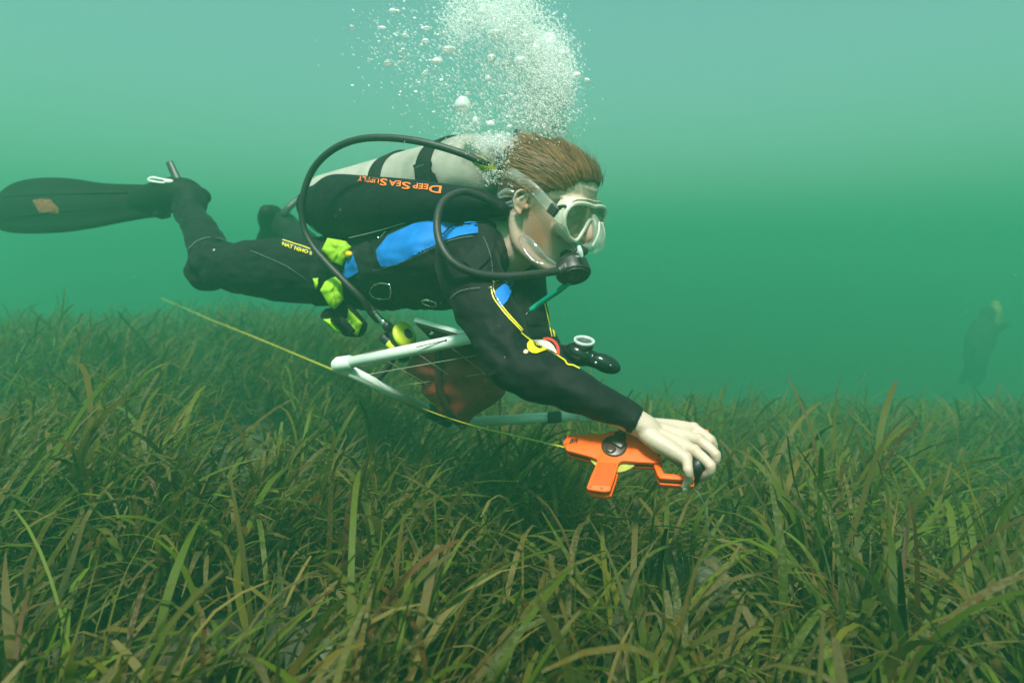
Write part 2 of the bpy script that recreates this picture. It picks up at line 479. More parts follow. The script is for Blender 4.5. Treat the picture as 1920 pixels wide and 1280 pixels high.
def haze():
    m = bpy.data.materials.new("water_haze"); m.use_nodes = True; t = m.node_tree
    t.nodes.remove(t.nodes['Principled BSDF'])
    pv = t.nodes.new('ShaderNodeVolumePrincipled')
    pv.inputs['Color'].default_value = (*HAZE_COLOR, 1); pv.inputs['Density'].default_value = HAZE_DENSITY
    pv.inputs['Anisotropy'].default_value = HAZE_G; pv.inputs['Absorption Color'].default_value = (0, 0, 0, 1)
    t.links.new(pv.outputs[0], t.nodes['Material Output'].inputs['Volume'])
    x, y0, y1, z0, z1 = 70, -30, 100, -3.0, HAZE_TOP
    o = add("haze", box(((0), (y0 + y1) / 2, (z0 + z1) / 2), (x, 0, 0), (0, (y1 - y0) / 2, 0), (0, 0, (z1 - z0) / 2)), m, smooth=False)
    tag(o, "green murky water filling the whole scene", "water", kind="stuff")
HAZE_TOP = 2.9
haze()
# ------------------------------------------------------------------ the diver
def L2(a, b, t): return a.lerp(b, t)
M_SUIT = simple("black_neoprene", (0.0040, 0.0046, 0.0058), 0.66, var=0.5, scale=14, bump=0.35, bscale=420, spec=0.16, sheen=0.02)
M_BLUE = simple("blue_neoprene", (0.006, 0.155, 0.52), 0.6, var=0.12, scale=30, bump=0.35, bscale=500, spec=0.3)
M_BLACK = simple("black_rubber", (0.012, 0.012, 0.012), 0.45, var=0.3, scale=60, bump=0.15, bscale=200)
M_WEB = simple("black_webbing", (0.010, 0.011, 0.012), 0.8, var=0.3, scale=200, bump=0.5, bscale=600, spec=0.2)
M_LIME = simple("lime_nylon", (0.30, 0.55, 0.015), 0.6, var=0.14, scale=25, bump=0.3, bscale=120, spec=0.3)
M_YEL = simple("yellow_print", (0.75, 0.62, 0.01), 0.5, var=0.05)
M_STEEL = simple("steel", (0.55, 0.56, 0.55), 0.25, 1.0, var=0.1)
M_WHITE = simple("white_plastic", (0.72, 0.74, 0.70), 0.4, var=0.05, scale=20)

def skin_material():
    m, t, b = new_mat("skin")
    tc = t.nodes.new('ShaderNodeTexCoord')
    n1 = t.nodes.new('ShaderNodeTexNoise'); n1.inputs['Scale'].default_value = 16; n1.inputs['Detail'].default_value = 4
    t.links.new(tc.outputs['Object'], n1.inputs['Vector'])
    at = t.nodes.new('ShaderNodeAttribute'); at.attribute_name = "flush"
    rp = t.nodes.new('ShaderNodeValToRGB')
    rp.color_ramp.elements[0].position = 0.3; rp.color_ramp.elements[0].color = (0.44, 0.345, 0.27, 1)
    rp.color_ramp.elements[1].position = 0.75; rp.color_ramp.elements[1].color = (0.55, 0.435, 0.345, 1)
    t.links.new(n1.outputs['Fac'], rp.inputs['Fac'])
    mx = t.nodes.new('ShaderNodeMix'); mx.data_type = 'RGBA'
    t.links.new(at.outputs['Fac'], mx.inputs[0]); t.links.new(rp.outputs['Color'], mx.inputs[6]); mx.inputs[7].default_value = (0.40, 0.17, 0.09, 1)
    t.links.new(mx.outputs[2], b.inputs['Base Color']); b.inputs['Roughness'].default_value = 0.5
    b.inputs['Subsurface Weight'].default_value = 0.12; b.inputs['Subsurface Radius'].default_value = (0.01, 0.004, 0.002); b.inputs['Subsurface Scale'].default_value = 0.3
    n2 = t.nodes.new('ShaderNodeTexNoise'); n2.inputs['Scale'].default_value = 260; n2.inputs['Detail'].default_value = 3
    t.links.new(tc.outputs['Object'], n2.inputs['Vector'])
    bp = t.nodes.new('ShaderNodeBump'); bp.inputs['Strength'].default_value = 0.3; bp.inputs['Distance'].default_value = 0.002
    t.links.new(n2.outputs['Fac'], bp.inputs['Height']); t.links.new(bp.outputs['Normal'], b.inputs['Normal'])
    return m
M_SKIN = skin_material()

person = empty("person", P(780, 500, 1.65), "scuba diver in a black and blue wetsuit swimming right above the seagrass", "person")

# --- head frame
yaw, pit = R(33), R(20)
HF = Vector((math.cos(yaw) * math.cos(pit), -math.sin(yaw) * math.cos(pit), -math.sin(pit)))
HU = (Vector((0, 0, 1)) - HF * HF.z).normalized(); HR = HF.cross(HU)
HC = P(1021, 393, 1.375)
def HP(f, u, r=0.0): return HC + HF * f + HU * u + HR * r
SK = [(-.110, .074, .048, .016), (-.100, .083, .012, .034), (-.085, .086, -.020, .046), (-.065, .087, -.045, .055), (-.045, .087, -.060, .061),
      (-.020, .087, -.070, .067), (0.0, .085, -.080, .070), (.020, .080, -.088, .072), (.036, .093, -.092, .0735), (.055, .096, -.097, .0745),
      (.080, .090, -.097, .0735), (.100, .075, -.090, .067), (.118, .046, -.070, .052), (.129, .012, -.035, .026)]
def skull_rows(k=3):
    rows = catmull([np.array(s) for s in SK], k); return rows
def skull_pt(row, a, grow=0.0):
    u, fr, bk, w = row
    c, h = (fr + bk) / 2, (fr - bk) / 2
    e = 2.0 / 2.25
    ca, sa = math.cos(a), math.sin(a)
    x = math.copysign(abs(ca) ** e, ca) * (h + grow); y = math.copysign(abs(sa) ** e, sa) * (w + grow)
    return c + x, u, y
def skull_geo():
    rows = skull_rows(); n = 32; V, Fc = [], []
    for r in rows:
        for j in range(n): V.append(HP(*skull_pt(r, 2 * math.pi * j / n)))
    for i in range(len(rows) - 1):
        for j in range(n): Fc.append((i * n + j, i * n + (j + 1) % n, (i + 1) * n + (j + 1) % n, (i + 1) * n + j))
    Fc.append(tuple(reversed(range(n)))); Fc.append(tuple((len(rows) - 1) * n + j for j in range(n)))
    return V, Fc
def hell(f, u, r, a, b, c, n=16, m=10): return ellipsoid(HP(f, u, r), HF * a, HR * c, HU * b, n, m)

# --- joints (pixel of the photograph, distance)
J = dict(hips=P(655, 507, 1.86), waist=P(745, 500, 1.72), chest=P(850, 487, 1.53), upper=P(905, 470, 1.46), neck=P(945, 452, 1.415),
         rsh=P(876, 492, 1.285), rarm=P(908, 578, 1.215), relb=P(962, 680, 1.145), rfor=P(1078, 733, 1.11), rwr=P(1196, 789, 1.092),
         lsh=P(978, 497, 1.50), larm=P(984, 565, 1.47), lelb=P(998, 632, 1.43), lwr=P(1040, 690, 1.27),
         rhip=P(640, 509, 1.765), rthi=P(515, 505, 1.865), rkn=P(393, 500, 1.975), rcalf=P(385, 452, 2.11), rank=P(350, 388, 2.29),
         lhip=P(668, 503, 1.965), lkn=P(604, 505, 2.40), lcalf=P(575, 462, 2.56), lank=P(543, 430, 2.73))
LAT = (J['chest'] - J['hips']).cross(Vector((0, 0, 1))).normalized()     # towards his right side

def body_parts(g):
    """limbs and trunk; g thickens them"""
    a = []
    a.append(tube([J['hips'], J['waist'], J['chest'], J['upper'], L2(J['upper'], J['neck'], .45)],
                  [(.158 + g, .108 + g), (.148 + g, .108 + g), (.162 + g, .112 + g), (.140 + g, .090 + g), (.07 + g, .058 + g)], n=28, side=LAT))
    a.append(tube([J['rhip'], J['rthi'], J['rkn']], [(.094 + g), (.086 + g), (.064 + g)], n=22))
    a.append(tube([J['rkn'], J['rcalf'], J['rank']], [(.060 + g), (.057 + g), (.042 + g)], n=20))
    a.append(ellipsoid(J['rkn'] + CR * -.012 + CU * -.010, CR * (.058 + g), CF * (.058 + g), CU * (.062 + g)))
    a.append(tube([J['lhip'], L2(J['lhip'], J['lkn'], .5), J['lkn']], [(.094 + g), (.085 + g), (.063 + g)], n=20))
    a.append(tube([J['lkn'], J['lcalf'], J['lank']], [(.058 + g), (.056 + g), (.042 + g)], n=18))
    a.append(tube([L2(J['upper'], J['rsh'], .35), J['rsh'], J['rarm'], J['relb']], [(.07 + g), (.064 + g), (.055 + g), (.047 + g)], n=22))
    a.append(tube([J['lsh'], J['larm'], J['lelb']], [(.058 + g), (.050 + g), (.044 + g)], n=20))
    a.append(tube([L2(J['upper'], J['lsh'], .3), J['lsh']], [(.07 + g), (.056 + g)], n=18))
    return a
def forearm(g, cut=1.0):
    w = J['rwr']; nrm = (w - J['rfor']).normalized(); sd = CU - nrm * CU.dot(nrm)
    return [tube([J['relb'], L2(J['relb'], J['rfor'], .5), J['rfor'], L2(J['rfor'], w, .6), w],
                 [(.047 + g, .047 + g), (.043 + g, .046 + g), (.0345 + g, .042 + g), (.0255 + g, .035 + g), (.0215 + g, .031 + g)], n=22, side=sd, caps='flat' if cut else 'round'),
            tube([J['lelb'], L2(J['lelb'], J['lwr'], .5), J['lwr']], [.044 + g, .042 + g, .031 + g], n=18)]

MC = dict(i=P(1300, 804, 1.118), m=P(1309, 825, 1.093), r=P(1302, 846, 1.067), p=P(1286, 860, 1.045))
FG = dict(i=[P(1332, 825, 1.10), P(1337, 846, 1.11), P(1327, 862, 1.125)], m=[P(1341, 852, 1.075), P(1336, 871, 1.082), P(1324, 884, 1.097)],
          r=[P(1332, 873, 1.045), P(1325, 890, 1.055), P(1313, 896, 1.075)], p=[P(1290, 880, 1.024), P(1292, 897, 1.032), P(1284, 912, 1.045)])
FR = dict(i=(.0100, .0086, .0078, .0068), m=(.0104, .0088, .0080, .0070), r=(.0100, .0084, .0076, .0066), p=(.0092, .0076, .0070, .0062))
def hand_parts():
    w = P(1200, 795, 1.095); out = []
    wr2 = P(1216, 806, 1.093)
    out.append(tube([J['rfor'], w, wr2], [(.030, .036), (.0215, .029), (.0205, .029)], n=20, side=CU))
    for q in 'imrp':
        s = {'i': P(1222, 799, 1.115), 'm': P(1224, 805, 1.10), 'r': P(1220, 812, 1.085), 'p': P(1217, 817, 1.075)}[q]
        out.append(tube([w, s, L2(s, MC[q], .55), MC[q]], [.015, .0150, .0142, .0108], n=14))
        out.append(ellipsoid(MC[q] + CU * .0015, CR * .0108, CF * .0108, CU * .0108, 14, 8))
        ch = [L2(s, MC[q], .8), MC[q]] + FG[q]; r = FR[q]
        out.append(tube(ch, [r[0], r[0] * .97, r[1], r[2], r[3]], n=14, k=6))
        out.append(ellipsoid(FG[q][0], CR * r[1] * 1.1, CF * r[1] * 1.1, CU * r[1] * 1.1, 12, 8))
    out.append(ellipsoid(P(1256, 829, 1.088), (MC['m'] - w) * .46, (MC['i'] - MC['p']) * .40, CU * .013 + CF * .006, 18, 10))
    out.append(tube([P(1222, 818, 1.125), P(1252, 842, 1.150), P(1280, 868, 1.142), P(1297, 888, 1.120), P(1303, 896, 1.108)], [.014, .0135, .0105, .0095, .0078], n=14))
    return out
def lhand_parts():
    o = J['lwr']; d = (o - J['lelb']).normalized(); out = [tube([J['lelb'], o, o + d * .03], [.036, .026, .022], n=16)]
    pal = o + d * .045
    out.append(ellipsoid(pal, d * .040, CF * .03 + CR * .02, CU * .016, 16, 10))
    for k, (sx, ln) in enumerate(((-.030, .060), (-.010, .070), (.010, .066), (.028, .052))):
        b = pal + d * .03 + (CF * .8 + CR * .6) * sx
        c1 = b + d * ln * .30 - CF * .010; c2 = c1 + d * ln * .05 - CF * ln * .30; c3 = c2 - d * ln * .25 - CF * ln * .10
        out.append(tube([pal, b, c1, c2, c3], [.011, .009, .0082, .0075, .0065], n=12))
    tb = o + d * .025 - (CF * .8 + CR * .6) * .03
    out.append(tube([o + d * .01, tb, tb + d * .03 - CU * .01, tb + d * .05 - CU * .022 + CR * .01], [.014, .012, .010, .008], n=12))
    return out

head = [skull_geo()]
head.append(tube([HP(-.035, -.01), HP(-.035, -.065), L2(HP(-.03, -.09), J['neck'], .5), L2(J['neck'], J['upper'], .3)], [(.056, .062), (.055, .06), (.06, .062), (.066, .066)], n=22, side=HR))
head.append(tube([HP(.085, .036), HP(.100, .012), HP(.115, -.016), HP(.112, -.028)], [(.009), (.0095), (.0115), (.010)], n=14))         # nose
for s in (1, -1):
    head.append(hell(.100, -.026, s * .012, .012, .008, .007))                # nostril wings
    head.append(hell(.072, -.020, s * .044, .017, .016, .018))                # cheekbones
    head.append(tube([HP(.086, .040, s * .010), HP(.088, .043, s * .032), HP(.070, .038, s * .058)], [.009, .0095, .008], n=10))           # brow
    head.append(tube([HP(-.028, -.030, s * .058), HP(.002, -.078, s * .052), HP(.055, -.100, s * .026), HP(.074, -.098, s * .006)], [.016, .015, .014, .014], n=12))   # jaw
    # ear
    er = s * .072
    def EP(f_, u_, r_): return HP(-.004 + f_ * .68, .006 + u_ * .70, er + s * r_ * .72)
    head.append(ellipsoid(EP(-.006, .000, .006), HF * .011 + HR * s * -.005, HR * .004 + HF * .002, HU * .018, 16, 10))
    hel = [EP(.004, .002, .006), EP(.009, .019, .009), EP(-.004, .033, .014), EP(-.021, .026, .021), EP(-.026, .003, .022), EP(-.018, -.019, .017), EP(-.004, -.030, .009)]
    head.append(tube(hel, [.0030, .0031, .0035, .0037, .0035, .0034, .0050], n=10))
    head.append(tube([EP(-.003, .018, .013), EP(-.013, .006, .016), EP(-.009, -.012, .012)], .0027, n=8))
    head.append(hell(.004, .000, er + s * .004, .004, .006, .004))
head.append(hell(.090, -.062, 0, .010, .006, .022)); head.append(hell(.089, -.073, 0, .010, .006, .020)); head.append(hell(.076, -.100, 0, .013, .012, .016))
for k, (u, a) in enumerate(((.052, .0022), (.060, .0024), (.068, .0022))):   # furrows of the raised brow
    head.append(tube([HP(.060, u - .004, .054), HP(.084, u + .002, .034), HP(.0925, u, .012), HP(.0935, u - .001, -.012), HP(.082, u + .001, -.036)], [a * .5, a, a * 1.2, a * 1.2, a * .8], n=8))
body_me = fuse(head + hand_parts() + lhand_parts() + body_parts(-.007) + forearm(-.006, 0) +
               [tube([J['rank'], P(340, 372, 2.33), P(300, 372, 2.38)], [.034, .038, .026], n=14), tube([J['lank'], P(520, 418, 2.79), P(510, 425, 2.88)], [.034, .038, .026], n=14)],
               0.0026, 3, "body")
cv = verts_of(body_me)
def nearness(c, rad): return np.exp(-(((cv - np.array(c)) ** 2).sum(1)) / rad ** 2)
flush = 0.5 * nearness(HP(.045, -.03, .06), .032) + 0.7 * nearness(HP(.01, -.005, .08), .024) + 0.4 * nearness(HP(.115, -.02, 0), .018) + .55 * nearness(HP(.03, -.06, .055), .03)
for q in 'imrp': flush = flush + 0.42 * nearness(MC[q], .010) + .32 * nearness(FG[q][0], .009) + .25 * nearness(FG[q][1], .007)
head_tone = np.clip(1 - np.sqrt(((cv - np.array(HC)) ** 2).sum(1)) / .20, 0, 1); flush = np.clip(flush + 0.14 * np.clip(head_tone * 4, 0, 1), 0, 0.9)  # head skin mixed slightly darker and redder than the hands
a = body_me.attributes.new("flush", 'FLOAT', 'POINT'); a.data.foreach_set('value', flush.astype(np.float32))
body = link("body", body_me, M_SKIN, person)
M_EYE = simple("eye_white", (0.7, 0.68, 0.62), 0.2)
M_IRIS = simple("iris", (0.06, 0.10, 0.10), 0.2)
for s in (1, -1):
    e = add("eye", ellipsoid(HP(.0755, .020, s * .031), HF * .012, HR * .012, HU * .012), M_EYE, body)
    add("iris", ellipsoid(HP(.0868, .0195, s * .031), HF * .0015, HR * .0055, HU * .0055), M_IRIS, e) if False else None

M_NAIL = simple("nail", (0.62, 0.50, 0.44), 0.3, var=0.05)
for q in 'imrp':
    a_, b_ = FG[q][1], FG[q][2]; ax = (b_ - a_).normalized(); dors = (FG[q][1] - P(1262, 850, 1.10)); dors = (dors - ax * dors.dot(ax)).normalized()
    rr = FR[q][3]; add("fingernail", ellipsoid(b_ + ax * .0015 + dors * rr * .86, ax * .0058, ax.cross(dors) * rr * .72, dors * .0012), M_NAIL, body)

# --- wetsuit
collar = tube([L2(J['upper'], J['neck'], -.1), L2(J['upper'], J['neck'], .4), L2(J['upper'], J['neck'], .86)], [(.085, .078), (.074, .072), (.066, .066)], n=24, side=HR, caps='flat')
fold = []
for t0, amp in ((.16, .0035), (.24, .0045), (.33, .003)):                       # rucked neoprene inside the knee and elbow
    c = L2(J['rkn'], J['rcalf'], t0 * 1.6); fold.append(ellipsoid(c + CR * .03, CR * .036, CF * .05, CU * (.006 + amp)))
for t0 in (.70, .80, .90, 1.0):
    c = L2(J['rarm'], J['relb'], t0); dd = (J['relb'] - J['rarm']).normalized(); pp = dd.cross(CF).normalized()
    fold.append(ellipsoid(c, pp * .0535, dd * .006, CF * .050, 18, 10))
suit_me = fuse(body_parts(0) + forearm(.001, 1) + [collar] + fold + [tube([J['rank'], P(347, 380, 2.31)], [.046, .046], n=16), tube([J['lank'], P(536, 424, 2.75)], [.046, .046], n=16)], 0.0038, 5, "wetsuit")
sv = verts_of(suit_me); nv = np.empty(len(sv) * 3); suit_me.vertices.foreach_get('normal', nv); nv = nv.reshape(-1, 3)
def rumple(p):
    q = Vector(p); a_ = noise.noise(q * 16) * .0022 + noise.noise(Vector((q.x * 22, q.y * 22, q.z * 60))) * .0014
    for c_, rad, amp in ((J['relb'], .13, .0050), (J['rkn'], .16, .0050), (J['waist'], .20, .0045), (J['rsh'], .12, .0040), (J['rank'], .14, .0045), (J['lelb'], .12, .004)):
        w_ = math.exp(-(q - c_).length_squared / (rad * rad))
        if w_ > .02: a_ += amp * w_ * noise.noise(Vector((q.x * 30 + q.z * 26, q.y * 14, q.z * 22 - q.x * 18)))
    return a_
am = 2.0 * np.array([rumple(p) for p in sv]); sv = sv + nv * am[:, None]; suit_me.vertices.foreach_set('co', sv.reshape(-1)); suit_me.update()
suit = link("wetsuit", suit_me, M_SUIT, person)
suit_bvh = bvh_of(suit_me)
# boots of the suit
boots = []
for pts, rr in (([P(354, 400, 2.27), P(358, 374, 2.30), P(335, 366, 2.33), P(285, 368, 2.38)], [.049, .052, .046, .034]),
                ([P(552, 440, 2.69), P(530, 418, 2.745), P(515, 420, 2.83), P(512, 428, 2.92)], [.048, .051, .044, .032])):
    add("boot", tube(pts, rr, n=20, k=5), M_SUIT, person)
bl = add_pieces("blue_panel", patch([(706, 470), (728, 442), (785, 416), (848, 396), (890, 390), (899, 408), (900, 437), (862, 443), (825, 455), (775, 480), (745, 497), (716, 500), (709, 487)], suit_bvh, 3, .002), M_BLUE, suit)
bl["label"] = "bright blue shoulder and side panel"
add_pieces("blue_panel", patch([(650, 476), (667, 468), (677, 508), (656, 520), (645, 522), (643, 500)], suit_bvh, 3, .002), M_BLUE, suit)
add_pieces("blue_panel", patch([(926, 548), (958, 522), (964, 530), (950, 566), (938, 578)], suit_bvh, 3, .002), M_BLUE, suit)
M_SEAM = simple("stitching", (0.05, 0.06, 0.065), 0.7)
for ln in ([(700, 508), (760, 490), (820, 461), (870, 447), (905, 445)], [(905, 445), (918, 480), (925, 540)], [(845, 560), (868, 545), (905, 540), (925, 542)],
           [(470, 470), (540, 500), (600, 540)], [(352, 470), (372, 452), (400, 446), (424, 452)]):
    add_pieces("seam", patch(stroke(ln, 1.6), suit_bvh, 2, .0032), M_SEAM, suit)
# piping and lettering on the sleeves and thigh
add_pieces("piping", merge(patch(stroke([(920, 538), (926, 560), (942, 582), (962, 605), (977, 622)], 2.2), suit_bvh, 1.5, .002),
                    patch(stroke([(924, 540), (932, 560), (947, 582), (965, 603), (979, 619)], 2.0), suit_bvh, 1.5, .002),
                    patch(stroke([(976, 624), (990, 636), (1005, 645), (1025, 656), (1044, 667), (1059, 677)], 2.2), suit_bvh, 1.5, .002),
                    patch(stroke([(1059, 677), (1064, 684), (1074, 686), (1086, 692)], 2.2), suit_bvh, 1.5, .002)), M_YEL, suit)
add_pieces("piping", merge(patch(stroke([(1018, 560), (1026, 595), (1034, 632)], 2.0), suit_bvh, 1.5, .002), patch(stroke([(1023, 560), (1031, 595), (1039, 632)], 3.0), suit_bvh, 1.5, .002)), M_YEL, suit)
M_RED = simple("red_print", (0.62, 0.035, 0.03), 0.5); M_GREYP = simple("pale_print", (0.50, 0.49, 0.44), 0.5)
def q5(x, y): return 900 + x / 5.82, 500 + y / 5.82
emb = add_pieces("arm_emblem", patch([q5(x, y) for x, y in ((560, 805), (530, 815), (508, 850), (512, 890), (540, 930), (575, 952), (620, 955), (670, 935), (735, 908), (690, 880), (665, 885), (680, 900), (640, 905), (600, 880), (575, 840))], suit_bvh, 1.0, .0025), M_YEL, suit, 0.16)
emb["label"] = "round yellow, grey and red sleeve emblem"
add("pale_wedge", patch([q5(x, y) for x, y in ((562, 806), (620, 802), (690, 806), (755, 830), (800, 872), (832, 930), (838, 962), (790, 930), (730, 900), (660, 860), (600, 825))], suit_bvh, 1.0, .0025), M_GREYP, emb) if False else None
add_pieces("emblem_wedge", patch([q5(x, y) for x, y in ((562, 806), (620, 802), (690, 806), (755, 830), (800, 872), (832, 930), (838, 962), (790, 930), (730, 900), (660, 860), (600, 825))], suit_bvh, 1.0, .0025), M_GREYP, suit, 0.16)
add_pieces("emblem_arc", patch(stroke([q5(x, y) for x, y in ((690, 800), (750, 798), (805, 830), (842, 890), (852, 968))], 5.0), suit_bvh, 1.0, .0028), M_RED, suit, 0.16)
def text_on(body, o, ex, ey, bvh, off=.0024, bold=.02):
    """letters laid on a surface: o pixel of the start, ex pixel step per em along, ey per em up"""
    return decal(text_geo(body, bold), lambda x, y: (o[0] + ex[0] * x + ey[0] * y, o[1] + ex[1] * x + ey[1] * y), bvh, off)
add("thigh_band", patch([(530, 450.5), (589, 469), (588.5, 478), (583, 476), (527, 457)], suit_bvh, 1.5, .0018), simple("navy_print", (0.006, 0.03, 0.06), 0.5), suit)
add("lettering", merge(text_on("NAT NIHO", (529, 460.5), (10.0, 3.3), (1.6, -9.0), suit_bvh), text_on("II", (581, 477.5), (9, 3.0), (1.0, -8.0), suit_bvh), patch(stroke([(530, 450.5), (560, 459.5), (589, 469.5)], 1.6), suit_bvh, 1.2, .0024)), M_YEL, suit)
add("lettering", merge(patch(stroke([(924, 530), (922, 525), (927, 521), (933, 523), (930, 529), (926, 531), (935, 527)], 2.2), suit_bvh, 1.0, .003), patch(stroke([(931, 521), (937, 528)], 1.8), suit_bvh, 1.0, .003), patch(stroke([(938, 521), (933, 530)], 1.8), suit_bvh, 1.0, .003)), simple("dull_yellow_print", (0.42, 0.40, 0.03), 0.5), suit)

# --- hair: a cap on the scalp and strands combed back by the water
def hair_material():
    m, t, b = new_mat("brown_hair")
    at = t.nodes.new('ShaderNodeAttribute'); at.attribute_name = "shade"
    rp = t.nodes.new('ShaderNodeValToRGB'); rp.color_ramp.elements[0].color = (0.065, 0.033, 0.015, 1); rp.color_ramp.elements[1].color = (0.31, 0.155, 0.062, 1)
    t.links.new(at.outputs['Fac'], rp.inputs['Fac']); t.links.new(rp.outputs['Color'], b.inputs['Base Color'])
    b.inputs['Roughness'].default_value = 0.55; b.inputs['Specular IOR Level'].default_value = 0.3
    return m
def hairline(a):
    """lowest u with hair at angle a (0 = forehead, pi = nape)"""
    a = abs((a + math.pi) % (2 * math.pi) - math.pi)
    xs = [0, .55, .85, 1.15, 1.45, 1.75, 2.1, 2.5, math.pi]; ys = [.083, .078, .056, .046, .030, .020, -.006, -.034, -.042]
    return float(np.interp(a, xs, ys))
def hair():
    rows = [r for r in skull_rows(5) if r[0] > -.06]; n = 72
    V, Fc, idx = [], [], {}
    for i, r in enumerate(rows):
        for j in range(n):
            a = 2 * math.pi * j / n
            over = r[0] - hairline(a)
            g = .003 + .008 * max(0, min(1, over / .03)) + .0035 * noise.noise(Vector((i * .45, math.cos(a) * 2.2, math.sin(a) * 2.2)))
            if over < -.001: g = -.004
            V.append(HP(*skull_pt(r, a, g))); idx[(i, j)] = len(V) - 1
    for i in range(len(rows) - 1):
        for j in range(n):
            if rows[i][0] > hairline(2 * math.pi * j / n) - .012: Fc.append((idx[i, j], idx[i, (j + 1) % n], idx[i + 1, (j + 1) % n], idx[i + 1, j]))
    c = len(V); V.append(HP(-.012, .146)); top = len(rows) - 1
    for j in range(n): Fc.append((idx[top, j], idx[top, (j + 1) % n], c))
    nb = len(V); shade = [0.30] * nb
    hr = random.Random(5)
    cen = HP(-.005, .03)
    for k in range(9000):
        a = hr.uniform(0, 2 * math.pi); i = hr.randrange(len(rows)); r = rows[i]
        if hr.random() < .12: a = hr.gauss(0, .5)
        if r[0] < hairline(a) + .001: continue
        p = HP(*skull_pt(r, a, .006)); nrm = (p - cen).normalized()
        back = -HF * 1.0 + HU * (.10 if r[0] > .05 else -.22)
        clump = noise.noise(Vector((a * 2.4, r[0] * 60, 1.7)))
        tang = (back - nrm * back.dot(nrm)).normalized()
        tang = (tang + HU * .16 * clump + HR * .12 * noise.noise(Vector((a * 3, r[0] * 40, 9)))).normalized()
        ln = hr.uniform(.022, .046); w = hr.uniform(.0003, .0007); lift = hr.uniform(.003, .008) + .007 * max(0, clump)
        backness = max(0, -math.cos(a)) * max(0, min(1, (r[0] - .05) / .06)); lift += backness * hr.uniform(0, .016)
        if hr.random() < .035: lift *= 2.6; ln *= 1.5; tang = (tang + HU * hr.uniform(0, .5) + HR * hr.gauss(0, .25)).normalized()
        sd = tang.cross(nrm).normalized()
        b0 = len(V); K = 4
        for q in range(K + 1):
            s = q / K
            dirp = p + tang * ln * s + nrm * (lift * math.sin(s * 1.9) + .003)
            off = (dirp - cen).normalized() * (-.35 * ln * s * s * .5) + HU * (backness * .01 * s * s)
            ww = w * (1 - .85 * s * s)
            V.append(dirp + off + sd * ww); V.append(dirp + off - sd * ww)
            shade += [0, 0]
        sh = min(1, max(0, .45 + .35 * clump + hr.gauss(0, .18)))
        for q in range(2 * (K + 1)): shade[b0 + q] = sh
        for q in range(K): Fc.append((b0 + 2 * q, b0 + 2 * q + 1, b0 + 2 * q + 3, b0 + 2 * q + 2))
    me = bpy.data.meshes.new("hair"); me.from_pydata([tuple(p) for p in V], [], Fc); me.update()
    at = me.attributes.new("shade", 'FLOAT', 'POINT'); at.data.foreach_set('value', shade)
    return link("hair", me, hair_material(), person)
hair()
# ------------------------------------------------------------------ diving gear
def z4(x, y): return 690 + x / 8.0, 560 + y / 8.0          # close-up sheets the outlines were measured on
def z3(x, y): return 590 + x / 8.0, 480 + y / 8.0
def z6(x, y): return 1000 + x / 4.8, 700 + y / 4.8
def plane_pt(px, py, o, n):
    d = P(px, py, 1.0) - CAM; n = Vector(n)
    return CAM + d * ((Vector(o) - CAM).dot(n) / d.dot(n))

# --- mask
def clear_mat(name, col, alpha, rough=0.25, spec=0.5):
    m, t, b = new_mat(name)
    b.inputs['Base Color'].default_value = (*col, 1); b.inputs['Roughness'].default_value = rough; b.inputs['Alpha'].default_value = alpha
    b.inputs['Specular IOR Level'].default_value = spec
    return m
M_SIL = clear_mat("clear_silicone", (0.74, 0.74, 0.62), 0.60, 0.3)
M_SILT = clear_mat("thin_silicone", (0.50, 0.53, 0.46), 0.24, 0.3)
M_LENS = clear_mat("painted_reflection_glass", (0.20, 0.22, 0.12), 0.66, 0.12, 0.6)  # olive reflection and mask interior painted into a half opaque glass colour
mask = empty("diving_mask", HP(.10, .02), "clear silicone diving mask with black strap buckles over the diver's eyes", "diving mask")
def mask_out(t, grow=0.0):
    """outline of the window: t 0..1 round; returns (u, r)"""
    pts = [(.038, 0), (.040, .030), (.036, .062), (.020, .079), (-.003, .077), (-.024, .059), (-.028, .038), (-.010, .022), (.010, .010), (.013, 0)]
    pts = pts + [(u, -r) for u, r in pts[-2:0:-1]]
    n = len(pts); c = catmull([np.array(pts[-1])] + [np.array(p) for p in pts] + [np.array(pts[0]), np.array(pts[1])], 5)[5:5 + n * 5]
    q = c[int(t * n * 5) % (n * 5)]
    u0, r0 = .012, 0
    return q[0] + (q[0] - u0) * grow, q[1] + (q[1] - r0) * grow
MN = 90
def mfront(u, r): return .108 - .12 * (u - .02) - 1.9 * r * r
def ring(grow, fdelta, ff=None):
    out = []
    for k in range(MN):
        u, r = mask_out(k / MN, grow); out.append(HP((ff(u, r) if ff else mfront(u, r)) + fdelta, u, r))
    return out
add("frame", tube(ring(.05, 0)[::2], .0042, n=10, k=2, closed=True), M_SIL, mask)
lens_c = HP(mfront(.03, 0) + .001, .032, 0)
lr = ring(.03, .001); add("lens", ([*lr, lens_c], [(k, (k + 1) % MN, MN) for k in range(MN)]), M_LENS, mask)
def facef(u, r): return .088 - 9.0 * max(0, abs(r) - .025) ** 2 * 4.5 - (.01 if u < -.01 else 0)
def outer(grow, f):
    pts = [(.047, 0), (.047, .032), (.041, .062), (.022, .076), (-.006, .072), (-.028, .056), (-.036, .030), (-.044, .012), (-.045, 0)]
    pts = pts + [(u, -r) for u, r in pts[-2:0:-1]]; n = len(pts)
    c = catmull([np.array(pts[-1])] + [np.array(p) for p in pts] + [np.array(pts[0]), np.array(pts[1])], 6)[6:6 + n * 6]
    return [HP(f(u, r), u + (u - .01) * grow, r * (1 + grow)) for u, r in c]
o0 = outer(-.06, lambda u, r: max(.064, facef(u, r))); o1 = outer(.10, lambda u, r: mfront(u, r) - .012); o2 = outer(.06, lambda u, r: mfront(u, r) - .003)
